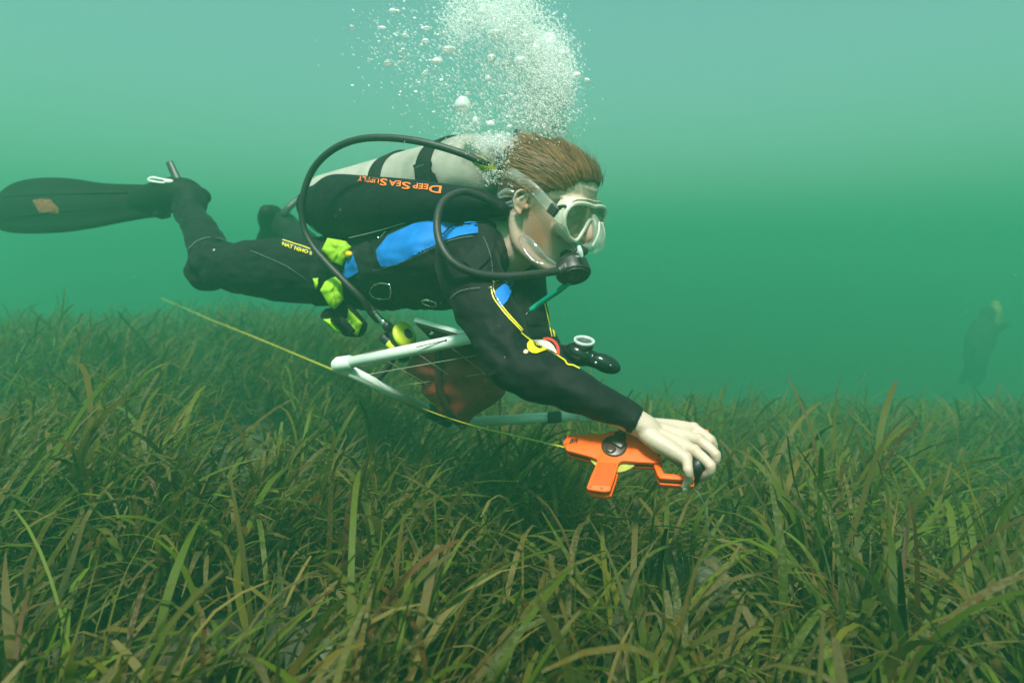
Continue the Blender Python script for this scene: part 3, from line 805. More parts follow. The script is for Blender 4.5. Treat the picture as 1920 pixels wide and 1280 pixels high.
n = len(o0); add("skirt", (o0 + o1 + o2, [(q * n + k, q * n + (k + 1) % n, (q + 1) * n + (k + 1) % n, (q + 1) * n + k) for q in (0, 1) for k in range(n)]), M_SIL, mask)
add("nose_pocket", tube([HP(.112, .020), HP(.128, .004), HP(.139, -.022), HP(.132, -.036), HP(.112, -.041)], [(.008, .006), (.016, .009), (.021, .013), (.022, .012), (.016, .008)], n=18, side=HR), M_SILT, mask)
for s in (1, -1):
    add("nose_ridge", tube([HP(.131, .014, s * .006), HP(.140, -.006, s * .014), HP(.140, -.030, s * .021)], [.0022, .0024, .0022], n=8), M_SIL, mask)
    sp = [HP(.074, .012, s * .081), HP(.048, .023, s * .084), HP(.012, .040, s * .088), HP(-.045, .052, s * .084), HP(-.090, .040, s * .050), HP(-.110, .030, 0)]
    add("strap", ribbon(sp, HU + HF * .25, .0105, .0012), M_SILT, mask)
    bk = add("buckle", bevel_geo(box(HP(.068, .014, s * .084), HF * .0105 - HU * .003, HU * .010 + HF * .003, HR * s * .0045), .0025), M_BLACK, mask)
    for q in (-.5, .0, .5): add("buckle_rib", box(HP(.068 + q * .010, .014 - q * .003, s * .089), HF * .0012, HU * .0085 + HF * .0025, HR * s * .0012), simple("grey_rubber", (0.05, 0.05, 0.05), 0.4) if q == -.5 and s == 1 else bpy.data.materials["grey_rubber"], bk, smooth=False)
    add("buckle_lever", tube([HP(.078, .024, s * .084), HP(.087, .028, s * .081), HP(.092, .022, s * .079)], .003, n=10), M_BLACK, bk)
    add("buckle_mount", bevel_geo(box(HP(.084, .006, s * .080), HF * .010 - HU * .003 - HR * s * .004, HU * .0125, HR * s * .0035), .003), M_SIL, mask)

# --- air cylinder with its two bands
M_TANK = simple("weathered_aluminium", (0.33, 0.32, 0.265), 0.5, 0.1, var=0.10, scale=18, bump=0.12, bscale=90, col2=(0.43, 0.42, 0.36))
TA, TB = P(884, 327, 1.535), P(608, 388, 1.985); TX = (TA - TB).normalized(); TL = (TA - TB).length
tank = empty("air_cylinder", TB, "pale grey metal air cylinder strapped on the diver's back", "air cylinder")
RT = .0905
prof = [(-.004, .04), (0, .070), (.006, .082), (.02, RT - .002), (.035, RT)] + [(TL * k / 8, RT) for k in range(1, 8)] + [(TL - .01, RT)]
prof += [(TL + .10 * math.sin(R(a)) * .92, .02 + (RT - .02) * math.cos(R(a))) for a in range(6, 91, 7)] + [(TL + .105, .019), (TL + .118, .018)]
add("cylinder_body", lathe(TB, TX, prof, 48), M_TANK, tank)
add("valve", merge(lathe(TB + TX * (TL + .115), TX, [(0, .017), (.012, .017), (.014, .021), (.05, .021), (.054, .015)], 20), tube([TB + TX * (TL + .14) + CU * -.0, TB + TX * (TL + .14) + CU * .03], .009, n=12)), M_STEEL, tank)
kn = P(970, 258, 1.50)
add("valve_knob", lathe(kn + Vector((-.012, 0, .006)), Vector((.86, .1, -.40)), [(0, .012), (.003, .017), (.02, .017), (.023, .012)], 14), M_BLACK, tank)
add("valve_stem", tube([TB + TX * (TL + .14) + CU * .028, kn], .008, n=10), M_STEEL, tank)
def band(t, w, tilt):
    ax = (TX + CU * tilt + CF * tilt * .3).normalized(); c = TB + TX * TL * t
    return lathe(c - ax * w / 2, ax, [(0, RT + .001), (0.001, RT + .0045), (w - .001, RT + .0045), (w, RT + .001)], 48)
for t, tl in ((.60, .10), (.90, .06)):
    b = add("tank_band", band(t, .052, tl), M_WEB, tank)
tank_bvh = bvh_of(*[c_.data for c_ in tank.children if c_.name.startswith(("cylinder_body", "tank_band"))])
add("band_buckle", patch([(777, 312), (788, 306), (810, 303), (811, 321), (819, 326), (827, 347), (782, 347), (785, 335)], tank_bvh, 2, .005), M_WEB, tank)
add("buckle_wire", tube([tank_bvh.ray_cast(CAM, (P(x, y, 1) - CAM).normalized())[0] - CF * .007 for x, y in ((779, 317), (788, 313), (796, 310))], .0016, n=8), M_STEEL, tank)

# --- buoyancy wing
def wing_mat():
    return simple("wing_nylon", (0.005, 0.006, 0.008), 0.7, var=0.4, scale=35, bump=0.9, bscale=38, spec=0.15)
M_WING = wing_mat()
wing = empty("buoyancy_wing", P(740, 400, 1.6), "black inflated buoyancy wing with upside down orange lettering on the diver's back", "buoyancy vest")
wr = [P(592, 386, 1.735), P(625, 387, 1.70), P(690, 388, 1.60), P(760, 386, 1.50), P(830, 384, 1.41), P(895, 382, 1.35), P(940, 392, 1.335)]
wg = [tube(wr, [(.055, .04), (.080, .058), (.073, .062), (.060, .060), (.045, .052), (.030, .040), (.018, .022)], n=28, side=CU, k=7)]
off = LAT * -.30 + CU * .01
wl = [p + off for p in wr]
wg.append(tube(wl, [(.055, .04), (.078, .058), (.073, .062), (.060, .060), (.045, .052), (.030, .040), (.018, .022)], n=22, side=CU, k=5))
wg.append(tube([wr[0], wr[0] + off * .5 - TX * .05 - CU * .02, wl[0]], [.05, .045, .05], n=20))
mid = [L2(a_, b_, .5) - CU * .015 for a_, b_ in zip(wr, wl)]
wg.append(tube(mid[1:6], [(.15, .028), (.15, .03), (.14, .03), (.13, .028), (.11, .02)], n=24, side=LAT))
wing_me = fuse(wg, .005, 4, "bladder"); add_w = link("bladder", wing_me, M_WING, wing); wing_bvh = bvh_of(wing_me)
M_ORP = simple("orange_print", (0.85, 0.17, 0.02), 0.5)
# the maker's words read upside down: the letters' feet point up
def words(body, x0, y0, x1, y1, h, size=1.0):
    g = text_geo(body, .012); xs = [p[0] for p in g[0]]; wdt = max(xs) - min(xs); m0 = min(xs)
    ex = ((x1 - x0) / wdt, (y1 - y0) / wdt)
    return decal(g, lambda x, y: (x0 + ex[0] * (x - m0) - .12 * h * y, y0 + ex[1] * (x - m0) + h * y), wing_bvh, .0025)
add("lettering", merge(words("D", 829, 351, 806, 349, 18), words("EEP", 804, 347.5, 776, 345, 13.5), words("S", 771, 344.5, 755, 343, 17), words("EA", 753, 341.5, 731, 340, 13.5),
                       words("S", 727, 338, 714, 336.5, 17), words("UPPLY", 712, 336, 672, 332.5, 13)), M_ORP, wing)
add("bungee", tube([P(655, 446, 1.60), P(705, 434, 1.52), P(762, 417, 1.44)], .0011, n=6), simple("grey_cord", (0.28, 0.28, 0.24), 0.7), wing)
add("bungee_clip", tube([P(708, 444, 1.50), P(712, 446, 1.498), P(723, 434, 1.495)], .0011, n=6), M_STEEL, wing)
# harness: shoulder strap, waist strap, rings
both = bvh_of(suit_me)
def strap_on(line, w, name="harness_strap", off=.003):
    return add(name, patch(stroke(line, w), both, 2, off), M_WEB, wing)
strap_on([(905, 392), (912, 430), (905, 470), (880, 500)], 34); strap_on([(672, 448), (690, 500), (720, 560), (750, 596)], 34); strap_on([(612, 500), (648, 540), (690, 590)], 30)
M_RING = simple("polished_steel", (0.75, 0.76, 0.74), 0.12, 1.0)
def ring_on(cx, cy, a, b, lift, tilt=0):
    pts = []
    for k in range(16):
        an = 2 * math.pi * k / 16; x = a * math.cos(an); y = b * math.sin(an)
        if x > a * .55: x = a * .62 + (x - a * .55) * .3; y *= 1.12
        ct, st = math.cos(tilt), math.sin(tilt)
        d = (P(cx + x * ct - y * st, cy + x * st + y * ct, 1) - CAM).normalized(); loc, nor, _, _ = both.ray_cast(CAM, d)
        pts.append((loc - d * lift) if loc is not None else (pts[-1] if pts else CAM + d * 1.5))
    return add("d_ring", tube(pts, .0026, n=10, k=3, closed=True), M_RING, wing)
ring_on(716, 546, 22, 15, .013); ring_on(806, 568, 15, 5, .012, .25)

# --- regulator: first stage, long hose, looped hose, mouthpiece
reg = empty("breathing_regulator", HP(.13, -.085), "black breathing regulator in the diver's mouth with two looping black hoses", "regulator")
M_HOSE = simple("hose_rubber", (0.014, 0.014, 0.012), 0.5, var=0.3, scale=30, bump=0.2, bscale=500)
M_SLEEVE = simple("yellow_sleeve", (0.42, 0.45, 0.03), 0.45, var=0.1)
add("hose", tube([P(925, 316, 1.42), P(905, 305, 1.40), P(852, 283, 1.40), P(772, 263, 1.42), P(690, 259, 1.46), P(630, 277, 1.50), P(588, 316, 1.54), P(568, 370, 1.56), P(568, 420, 1.575), P(584, 458, 1.575), P(613, 493, 1.565), P(654, 535, 1.555), P(677, 559, 1.56), P(694, 584, 1.58), P(708, 600, 1.60)],
                 .0079, n=14, k=8), M_HOSE, reg)
add("hose", tube([P(952, 422, 1.42), P(940, 400, 1.345), P(922, 380, 1.305), P(898, 367, 1.29), P(866, 360, 1.27), P(833, 376, 1.235), P(820, 410, 1.20), P(824, 452, 1.175), P(846, 488, 1.165), P(885, 510, 1.17), P(940, 518, 1.19), P(1000, 514, 1.22), P(1050, 508, 1.26)],
                 .0072, n=14, k=8), M_HOSE, reg)
add("hose_sleeve", tube([P(894, 301, 1.402), P(912, 312, 1.41), P(936, 328, 1.43)], [.0105, .0130, .0115], n=14, k=4), M_SLEEVE, reg)
fs = P(948, 312, 1.46)
add("first_stage", merge(lathe(fs - TX * .005, Vector((.5, .2, .84)), [(-.03, .012), (-.028, .022), (-.005, .024), (0, .02), (.006, .02), (.008, .026), (.028, .026), (.034, .018)], 20),
                         tube([fs, P(930, 322, 1.42)], .010, n=12), tube([fs, P(935, 385, 1.40)], .009, n=12), tube([fs + CR * .01, P(962, 355, 1.46)], .008, n=10)), simple("dark_chrome", (0.12, 0.12, 0.12), 0.25, 0.7), reg)
# second stage: a squat drum facing forward, down and towards the camera
MO = HP(.086, -.066)
SC2 = P(1074, 506, 1.285); SN = (HF * .62 - HU * .62 + HR * .34).normalized()
sec = add("second_stage", fuse([lathe(SC2 - SN * .028, SN, [(0, .018), (.006, .026), (.014, .031), (.030, .0335), (.038, .034), (.042, .0325)], 32),
                                tube([MO - HF * .006, L2(MO, SC2, .45), SC2 - SN * .012], [(.020, .012), (.019, .014), (.024, .022)], n=20, side=HR),
                                ellipsoid(L2(MO, SC2, .55), HF * .020, HR * .030, HU * .020),
                                tube([SC2 - SN * .008 + HR * .02, P(1050, 508, 1.26)], [.015, .0105], n=16),
                                tube([SC2 - SN * .016 + HU * .018 + HR * -.016, SC2 - SN * .02 + HU * .022 + HR * -.038], [.010, .010], n=14)], .0018, 2, "second_stage"), M_BLACK, reg) if False else None
sec_me = fuse([lathe(SC2 - SN * .028, SN, [(0, .018), (.006, .026), (.014, .031), (.030, .0335), (.038, .034), (.042, .0325)], 32),
               tube([MO - HF * .006, L2(MO, SC2, .45), SC2 - SN * .012], [(.020, .012), (.019, .014), (.024, .022)], n=20, side=HR),
               ellipsoid(L2(MO, SC2, .55), HF * .020, HR * .030, HU * .020),
               tube([SC2 - SN * .008 + HR * .02, P(1050, 508, 1.26)], [.015, .0105], n=16),
               tube([SC2 - SN * .016 + HU * .018 - HR * .016, SC2 - SN * .02 + HU * .022 - HR * .038], [.010, .010], n=14)], .0018, 2, "second_stage")
sec = link("second_stage", sec_me, M_BLACK, reg)
add("front_cover", lathe(SC2 + SN * .013, SN, [(0, .030), (.002, .031), (.004, .029), (.0045, .026), (.003, .0245), (.003, .021), (.0055, .020), (.006, .017), (.0045, .0155), (.0045, .012), (.0075, .010), (.008, .001)], 32), simple("cover_rubber", (0.022, 0.024, 0.022), 0.4), reg)
add("exhaust_tee", tube([P(1040, 512, 1.275), P(1056, 497, 1.275), P(1072, 482, 1.285), P(1094, 470, 1.31)], [(.010, .008), (.013, .010), (.013, .010), (.009, .007)], n=14), M_BLACK, reg) if False else None
add("mark", box(P(1083, 481, 1.262), CR * .0042, CU * .0016 , CF * .0006), simple("grey_print", (0.35, 0.37, 0.35), 0.5), reg, smooth=False)
M_TEAL = simple("teal_rubber", (0.0, 0.30, 0.19), 0.5, var=0.1)
th = empty("drinking_tube", P(1030, 555, 1.33), "short teal rubber tube with a metal tip hanging below the mouthpiece", "tube")
add("tube", tube([P(1066, 530, 1.30), P(1050, 543, 1.31), P(1028, 558, 1.33), P(1010, 570, 1.345), P(997, 580, 1.35)], .0058, n=12, k=6), M_TEAL, th)
add("metal_tip", tube([P(997, 580, 1.35), P(987, 588, 1.36)], (.0028), n=10, caps='flat'), M_STEEL, th)

# --- weight belt with lime pouches
belt = empty("weight_belt", P(630, 530, 1.66), "black webbing weight belt hung with lime green pouches at the diver's hip", "weight belt")
def pouch_block(poly, d0, th_, mat, name, bev=.006, tilt=None):
    ptsn = [P(x, y, d0 + (tilt(x, y) if tilt else 0)) for x, y in poly]
    return bevel_geo(extrude_poly(ptsn, CF * th_), bev, 3)
# webbing over the hip
add("webbing", patch(stroke([(636, 444), (618, 480), (606, 510), (604, 545), (618, 580), (640, 600)], 46), suit_bvh, 2.5, .004), M_WEB, belt)
add("pouch_base", pouch_block([(612, 450), (652, 452), (662, 478), (648, 505), (618, 512), (598, 488)], 1.625, .05, M_WEB, ""), M_WEB, belt)
def flap(poly, d, th_, ridge=None):
    pts = [P(x, y, d + (ridge(x, y) if ridge else 0)) for x, y in poly]
    return bevel_geo(extrude_poly(pts, CF * th_), .004, 3)
def puffy(poly, d, depth, bulge, seg=7):
    """a sewn pouch face: outline filled in rings towards a raised middle"""
    cx = sum(p[0] for p in poly) / len(poly); cy2 = sum(p[1] for p in poly) / len(poly)
    L = [];
    n0 = len(poly)
    for i in range(n0):
        x1, y1 = poly[i]; x2, y2 = poly[(i + 1) % n0]
        for q in range(6): L.append((x1 + (x2 - x1) * q / 6, y1 + (y2 - y1) * q / 6))
    n = len(L); V, Fc = [], []
    for q in range(seg):
        s = 1 - q / seg
        for x, y in L:
            xx, yy = cx + (x - cx) * s, cy2 + (y - cy2) * s
            w = noise.noise(Vector((xx * .06, yy * .06, d * 3))) * .008 + noise.noise(Vector((xx * .16, yy * .10, d * 5))) * .005
            V.append(P(xx, yy, d - bulge * (1 - s ** 2.6) + w * (1 - s ** 3)))
    V.append(P(cx, cy2, d - bulge)); c = len(V) - 1
    for q in range(seg - 1):
        for k in range(n): Fc.append((q * n + k, q * n + (k + 1) % n, (q + 1) * n + (k + 1) % n, (q + 1) * n + k))
    for k in range(n): Fc.append(((seg - 1) * n + k, (seg - 1) * n + (k + 1) % n, c))
    b = len(V)
    for x, y in L: V.append(P(x, y, d + depth))
    for k in range(n): Fc.append((k, (k + 1) % n, b + (k + 1) % n, b + k))
    Fc.append(tuple(range(b, b + n)))
    return V, Fc
add("pouch", puffy([(614, 446), (632, 449), (648, 452), (659, 463), (652, 478), (641, 498), (622, 491), (603, 468)], 1.615, .03, .012), M_LIME, belt)
add("pouch_flap", puffy([(596, 477), (601, 471), (612, 491), (603, 488)], 1.60, .02, .006, 4), M_LIME, belt)
add("pouch", puffy([(609, 528), (620, 521), (632, 518.5), (640, 527), (645, 562), (627, 580), (616, 572), (600, 544)], 1.60, .05, .015), M_LIME, belt)
add("pouch_flap", puffy([(586, 522), (597, 521), (597, 534), (592, 543)], 1.615, .03, .006, 4), M_LIME, belt)
add("pouch_base", pouch_block([(600, 592), (616, 578), (642, 562), (654, 574), (682, 606), (678, 622), (668, 632), (646, 631), (622, 612)], 1.655, .055, M_WEB, ""), M_WEB, belt)
add("pouch", puffy([(653, 578), (660, 586), (680, 606), (671, 630), (660, 625), (641, 602), (651, 596)], 1.650, .03, .011), M_LIME, belt)
add("pouch_flap", puffy([(604, 597), (619, 595), (642, 625), (632, 626)], 1.650, .03, .008, 4), M_LIME, belt)
add("pouch_loop", tube([P(603, 593, 1.65), P(610, 582, 1.645), P(619, 581, 1.645), P(620, 590, 1.645), P(610, 597, 1.65)], (.0035, .0015), n=8, k=4, closed=True), M_WEB, belt)
add("pouch_strap", ribbon([P(621, 597, 1.635), P(640, 600, 1.62), P(662, 624, 1.635)], CU + CR * .3, .008, .0015), M_WEB, belt)
yp = P(660, 478, 1.60)
add("toggle", lathe(P(653, 477, 1.61), (P(664, 478, 1.56) - P(653, 477, 1.61)), [(0, .009), (.012, .0085), (.024, .004), (.027, .001)], 16), simple("yellow_toggle", (0.75, 0.45, 0.01), 0.4), belt)

# --- spare mouthpiece (yellow) and inflator hose
octo = empty("spare_regulator", P(762, 628, 1.58), "yellow disc faced spare regulator hanging under the diver's waist", "regulator")
M_YC = simple("yellow_cover", (0.55, 0.66, 0.03), 0.4, var=0.05, scale=30)
ON = (CR * .74 + CU * .36 - CF * .58).normalized(); OC = P(760, 628, 1.57)
add("front_cover", lathe(OC - ON * .008, ON, [(0, .030), (.002, .0335), (.008, .0335), (.012, .030), (.017, .018), (.018, .012)], 36), M_YC, octo)
add("purge_button", lathe(OC + ON * .0085, ON, [(0, .0128), (.003, .0122), (.0038, .009), (.0038, .001)], 24), simple("button_rubber", (0.03, 0.05, 0.04), 0.5), octo)
add("housing", fuse([lathe(OC - ON * .032, ON, [(0, .020), (.006, .028), (.020, .0325), (.025, .032)], 28), tube([OC - ON * .018, P(724, 634, 1.60)], [.020, .014], n=16), tube([OC - ON * .02, P(757, 672, 1.60)], [(.02, .016), (.015, .010)], n=14)], .002, 2), M_BLACK, octo)
add("hose_sleeve", tube([P(730, 641, 1.575), P(748, 661, 1.57)], .0115, n=16, caps='flat'), M_YC, octo)
add("hose", tube([P(722, 634, 1.585), P(736, 648, 1.58), P(738, 664, 1.585), P(726, 690, 1.60), P(700, 712, 1.62), P(672, 690, 1.72)], [.013, .010, .0095, .0085, .0085, .0085], n=12), M_HOSE, octo)
add("slot", tube([z and P(*z4(645, 650), 1.552) for z in (1,)] + [P(*z4(665, 690), 1.55)], .0012, n=6), M_BLACK, octo)
inf = empty("inflator_fitting", P(715, 600, 1.58), "small ribbed metal hose fitting beneath the waist strap", "hose fitting")
d0 = P(703, 587, 1.57); d1 = P(726, 611, 1.565); dv = (d1 - d0); ln = dv.length
add("ferrule", lathe(d0, dv, [(0, .006)] + sum([[(ln * k / 10, .0068), (ln * k / 10 + .001, .0060)] for k in range(1, 7)], []) + [(ln * .68, .0085), (ln * .85, .0085), (ln * .88, .010), (ln, .010)], 16), M_STEEL, inf)
add("hose", tube([P(690, 570, 1.62), d0], .0075, n=10), M_HOSE, inf)
add("valve_body", tube([d1, P(735, 622, 1.585)], .012, n=12), M_BLACK, inf)

# --- compass and gauge console on the far wrist
con = empty("gauge_console", P(1100, 662, 1.27), "black gauge console with a pale compass ring at the far wrist", "dive console")
ca = P(1086, 664, 1.275); cb = P(1134, 681, 1.265)
add("housing", fuse([ellipsoid(ca, CR * .030 - CU * .010, CF * .026, CU * .021 + CR * .006, 24, 14), ellipsoid(cb, CR * .030 - CU * .0125, CF * .02, CU * .0165 + CR * .006, 24, 14), tube([ca, cb], [.017, .015], n=16),
                     tube([ca, P(1050, 655, 1.33), P(1020, 640, 1.39)], [.018, .012, .011], n=14)], .0018, 3), simple("glossy_black", (0.008, 0.011, 0.010), 0.16, var=0.1), con)
rn = (CU * .90 - CF * .42 + CR * .10).normalized(); rc = P(1095, 642, 1.262)
add("compass_ring", lathe(rc, rn, [(0, .0195), (.003, .0205), (.006, .020), (.0065, .0165), (.003, .0150), (.001, .0150)], 36), simple("pale_ring", (0.42, 0.48, 0.47), 0.4, var=0.2, scale=160), con)
add("compass_card", lathe(rc + rn * .0015, rn, [(0, .0152), (.001, .0150), (.0012, .001)], 24), simple("compass_card", (0.05, 0.07, 0.06), 0.2, var=0.8, scale=120), con)
add("compass_base", lathe(rc - rn * .012, rn, [(0, .017), (.004, .0185), (.011, .0188)], 28), M_BLACK, con)
for x, y, r_ in ((1117, 680, .0032), (1145, 685, .002), (1101, 661, .0014)):
    p = P(x, y, 1.243); add("screw_or_glint", ellipsoid(p, CR * r_, CF * r_ * .8, CU * r_), M_RING, con)  # steel beads added where the glossy housing only catches highlights

# --- fins
M_FIN = simple("fin_rubber", (0.005, 0.005, 0.0045), 0.66, spec=0.15, var=0.35, scale=12, bump=0.2, bscale=90)
def fin(origin, ax, up, nrm, L, label):
    """blade along ax, width along up, thickness along nrm"""
    f = empty("swim_fin", origin, label, "swim fin", "diver's swim fins")
    ts = [0, .10, .22, .36, .50, .64, .78, .90, .97, 1.0]
    hi = [.050, .056, .062, .074, .096, .112, .118, .110, .088, .066]; lo = [-.058, -.064, -.078, -.096, -.108, -.110, -.106, -.094, -.074, -.056]
    rows = catmull([np.array([t * L, h, l]) for t, h, l in zip(ts, hi, lo)], 4)
    V, Fc = [], []; m = 9
    for s in (1, -1):
        for t, h, l in rows:
            for k in range(m):
                v = l + (h - l) * k / (m - 1); e = abs(2 * k / (m - 1) - 1)
                th_ = (.012 if e > .85 else .0045) * (1 - .5 * t / L)
                bow = -.05 * (t / L) ** 2 + .012 * math.cos(e * 3)
                V.append(origin + ax * t + up * v + nrm * (bow + s * th_))
    N = len(rows)
    for s in range(2):
        for i in range(N - 1):
            for k in range(m - 1):
                a_ = s * N * m + i * m + k; q = (a_, a_ + 1, a_ + m + 1, a_ + m); Fc.append(q if s else q[::-1])
    def edge(i, k): return i * m + k
    loop = [edge(0, k) for k in range(m)] + [edge(i, m - 1) for i in range(1, N)] + [edge(N - 1, k) for k in range(m - 2, -1, -1)] + [edge(i, 0) for i in range(N - 2, 0, -1)]
    for i in range(len(loop)): a_, b_ = loop[i], loop[(i + 1) % len(loop)]; Fc.append((a_, b_, b_ + N * m, a_ + N * m))
    add("blade", (V, Fc), M_FIN, f)
    for v0, v1 in ((.018, .045), (-.022, -.052)):
        add("rib", tube([origin + ax * L * t + up * (v0 + (v1 - v0) * t) + nrm * (.010 - .05 * t * t) for t in (.10, .4, .7, .92)], [(.004), (.004), (.0035), .002], n=8), M_FIN, f)
    return f
def footpocket(f, pts, rr, side):
    return add("foot_pocket", tube(pts, rr, n=22, side=side, k=6), M_FIN, f)
FO = P(310, 372, 2.36)
FAX = (P(0, 381, 2.60) - P(300, 372, 2.37)).normalized(); FNR = (-CF * .95 - CR * .1 + CU * .2); FNR = (FNR - FAX * FNR.dot(FAX)).normalized(); FUP = FNR.cross(FAX).normalized()
if FUP.z < 0: FUP = -FUP
fr = fin(FO, FAX, FUP, FNR, (P(-42, 381, 2.62) - FO).length, "black swim fin with an orange mark on the near foot, trailing at the far left")
footpocket(fr, [P(376, 368, 2.315), P(355, 366, 2.32), P(325, 366, 2.335), P(290, 370, 2.365), P(250, 374, 2.40)], [(.030, .045), (.055, .058), (.062, .060), (.054, .045), (.035, .020)], CU)
fb = bvh_of(*[c_.data for c_ in fr.children if c_.name.startswith("blade")])
add("emblem", patch([(62, 376), (80, 373), (96, 375), (111, 390), (112, 400), (76, 400)], fb, 2, .003), simple("worn_orange_print", (0.16, 0.05, 0.02), 0.6, var=0.4, scale=60), fr)
add("heel_tab", tube([P(335, 345, 2.30), P(328, 328, 2.31), P(318, 305, 2.32)], [(.017, .008), (.014, .007), (.012, .006)], n=12, side=CR), M_BLACK, fr)
add("buckle", tube([P(278, 338, 2.29), P(285, 333, 2.29), P(302, 336, 2.28), P(324, 340, 2.28), P(312, 343, 2.28), P(290, 341, 2.29)], .0040, n=8, k=4, closed=True), M_WHITE, fr)
add("buckle_plate", ellipsoid(P(315, 340.5, 2.275), CR * .014 - CU * .001, CF * .006, CU * .0065), M_WHITE, fr)
add("sole_edge", bevel_geo(box(P(304, 402, 2.36), CR * .018 + CU * .004, CF * .03, CU * .010), .004), M_FIN, fr)
GO = P(513, 424, 2.93); GAX = (CF * .96 - CR * .24 + CU * -.05).normalized(); GUP = CU; GN = GAX.cross(GUP).normalized()
gr = fin(GO, GAX, GN, (CU - GAX * CU.dot(GAX)).normalized(), .58, "dim black swim fin on the far foot, seen end on behind the diver's thigh")
footpocket(gr, [P(500, 398, 2.70), P(508, 408, 2.75), P(515, 420, 2.84), P(514, 426, 2.96)], [(.03, .03), (.055, .055), (.058, .056), (.05, .03)], CU)
add("strap", tube([P(532, 402, 2.68), P(541, 390, 2.68), P(552, 380, 2.69), P(566, 368, 2.71)], [(.016, .007), (.014, .006), (.013, .006), (.012, .006)], n=12), M_BLACK, gr)

# ------------------------------------------------------------------ quadrat frame, bag and slate
M_PVC = simple("white_pvc", (0.66, 0.72, 0.66), 0.35, var=0.05, scale=25)
qf = empty("quadrat_frame", P(740, 700, 1.6), "white plastic pipe sampling square strung with thin lines below the diver", "sampling frame")
Q = [P(634, 684, 1.52), P(850, 793, 1.82), P(1112, 777, 1.66), P(952, 619, 1.385)]
RP = .0132
def pipe(a_, b_, r_=RP): return tube([a_, b_], (r_) if False else [r_, r_], n=20, k=6, caps='flat')
add("pipe", pipe(Q[0], Q[3]), M_PVC, qf); add("pipe", pipe(Q[0], L2(Q[0], Q[1], .73)), M_PVC, qf); add("pipe", pipe(L2(Q[0], Q[1], .955), Q[1]), M_PVC, qf); add("pipe", pipe(Q[1], Q[2]), M_PVC, qf); add("pipe", pipe(Q[2], Q[3]), M_PVC, qf)
for i, (a_, b_) in enumerate(((Q[3], Q[1]), (Q[0], Q[2]), (Q[1], Q[3]), (Q[2], Q[0]))):
    o = Q[i]; u1, u2 = (a_ - o).normalized(), (b_ - o).normalized()
    add("elbow", fuse([tube([o - u2 * .004, o + u1 * .036], [RP + .0035] * 2, n=20, caps='flat'), tube([o - u1 * .004, o + u2 * .030], [RP + .0035] * 2, n=20, caps='flat'), ellipsoid(o, CR * .0165, CF * .0165, CU * .0165)], .002, 2), M_PVC, qf)
M_LINE = simple("fishing_line", (0.42, 0.44, 0.32), 0.4)
for t in (.22, .42, .62, .82):
    add("string", tube([L2(Q[0], Q[3], t) + CU * .012, L2(Q[1], Q[2], t) + CU * .012], [.0007] * 2, n=6), M_LINE, qf)
    add("string", tube([L2(Q[0], Q[1], t) + CU * .012, L2(Q[3], Q[2], t) + CU * .012], [.0007] * 2, n=6), M_LINE, qf)
for (x0, y0, x1, y1, d) in ((682, 662, 723, 652, 1.487), (781, 650.5, 836, 637.5, 1.432)):
    add("pencil_mark", tube([P(x0, y0, d), P(x1, y1, d - .015)], [.0010] * 2, n=6), simple("rust", (0.10, 0.07, 0.04), 0.7) if x0 == 682 else bpy.data.materials["rust"], qf)
    add("pipe_hole", ellipsoid(P(x1, y1, d - .016), CR * .0022, CF * .001, CU * .0022, 10, 6), M_BLACK, qf)
for t in (.74, .80, .87, .92):
    c = L2(Q[0], Q[1], t); ax = (Q[1] - Q[0]).normalized()
    if t in (.80, .92): add("clip", lathe(c - ax * .017, ax, [(0, RP + .001), (.001, RP + .006), (.030, RP + .006), (.032, RP + .001)], 20), M_BLACK, qf)
add("hinge_cord", tube([L2(Q[0], Q[1], .72), L2(Q[0], Q[1], .85) - CU * .004, L2(Q[0], Q[1], .96)], .007, n=10), M_BLACK, qf)
c = L2(Q[1], Q[2], .74); ax = (Q[2] - Q[1]).normalized()
add("clip", bevel_geo(box(c, ax * .019, CU * .014, CF * .018), .004), simple("grey_clip", (0.045, 0.05, 0.05), 0.5), qf)

bag = None
def bag_geo():
    ys = [(640, 846, 46, .030), (652, 846, 66, .05), (668, 848, 80, .07), (688, 857, 92, .085), (703, 862, 88, .085), (718, 868, 80, .08), (738, 866, 74, .075), (755, 866, 58, .06), (770, 862, 42, .045), (784, 861, 26, .03), (795, 865, 14, .015), (801, 868, 5, .008)]
    n = 44; rows = catmull([np.array(r, float) for r in ys], 5); V, Fc, UV = [], [], []
    for i, (y, cx, hw, dp) in enumerate(rows):
        for j in range(n):
            a_ = 2 * math.pi * j / n
            w = 1 + .10 * noise.noise(Vector((math.cos(a_) * 1.6, math.sin(a_) * 1.6, i * .13))) + .055 * math.sin(a_ * 5 + i * .22) * min(1, (rows[-1][0] - y) / 60 + .3)
            d = 1.66 + math.sin(a_) * dp * w
            V.append(P(cx + hw * w * math.cos(a_), y, d)); UV.append((j / n, i / len(rows)))
    N = len(rows)
    for i in range(N - 1):
        for j in range(n): Fc.append((i * n + j, i * n + (j + 1) % n, (i + 1) * n + (j + 1) % n, (i + 1) * n + j))
    Fc.append(tuple((N - 1) * n + j for j in range(n)))
    return V, Fc, UV, n, N
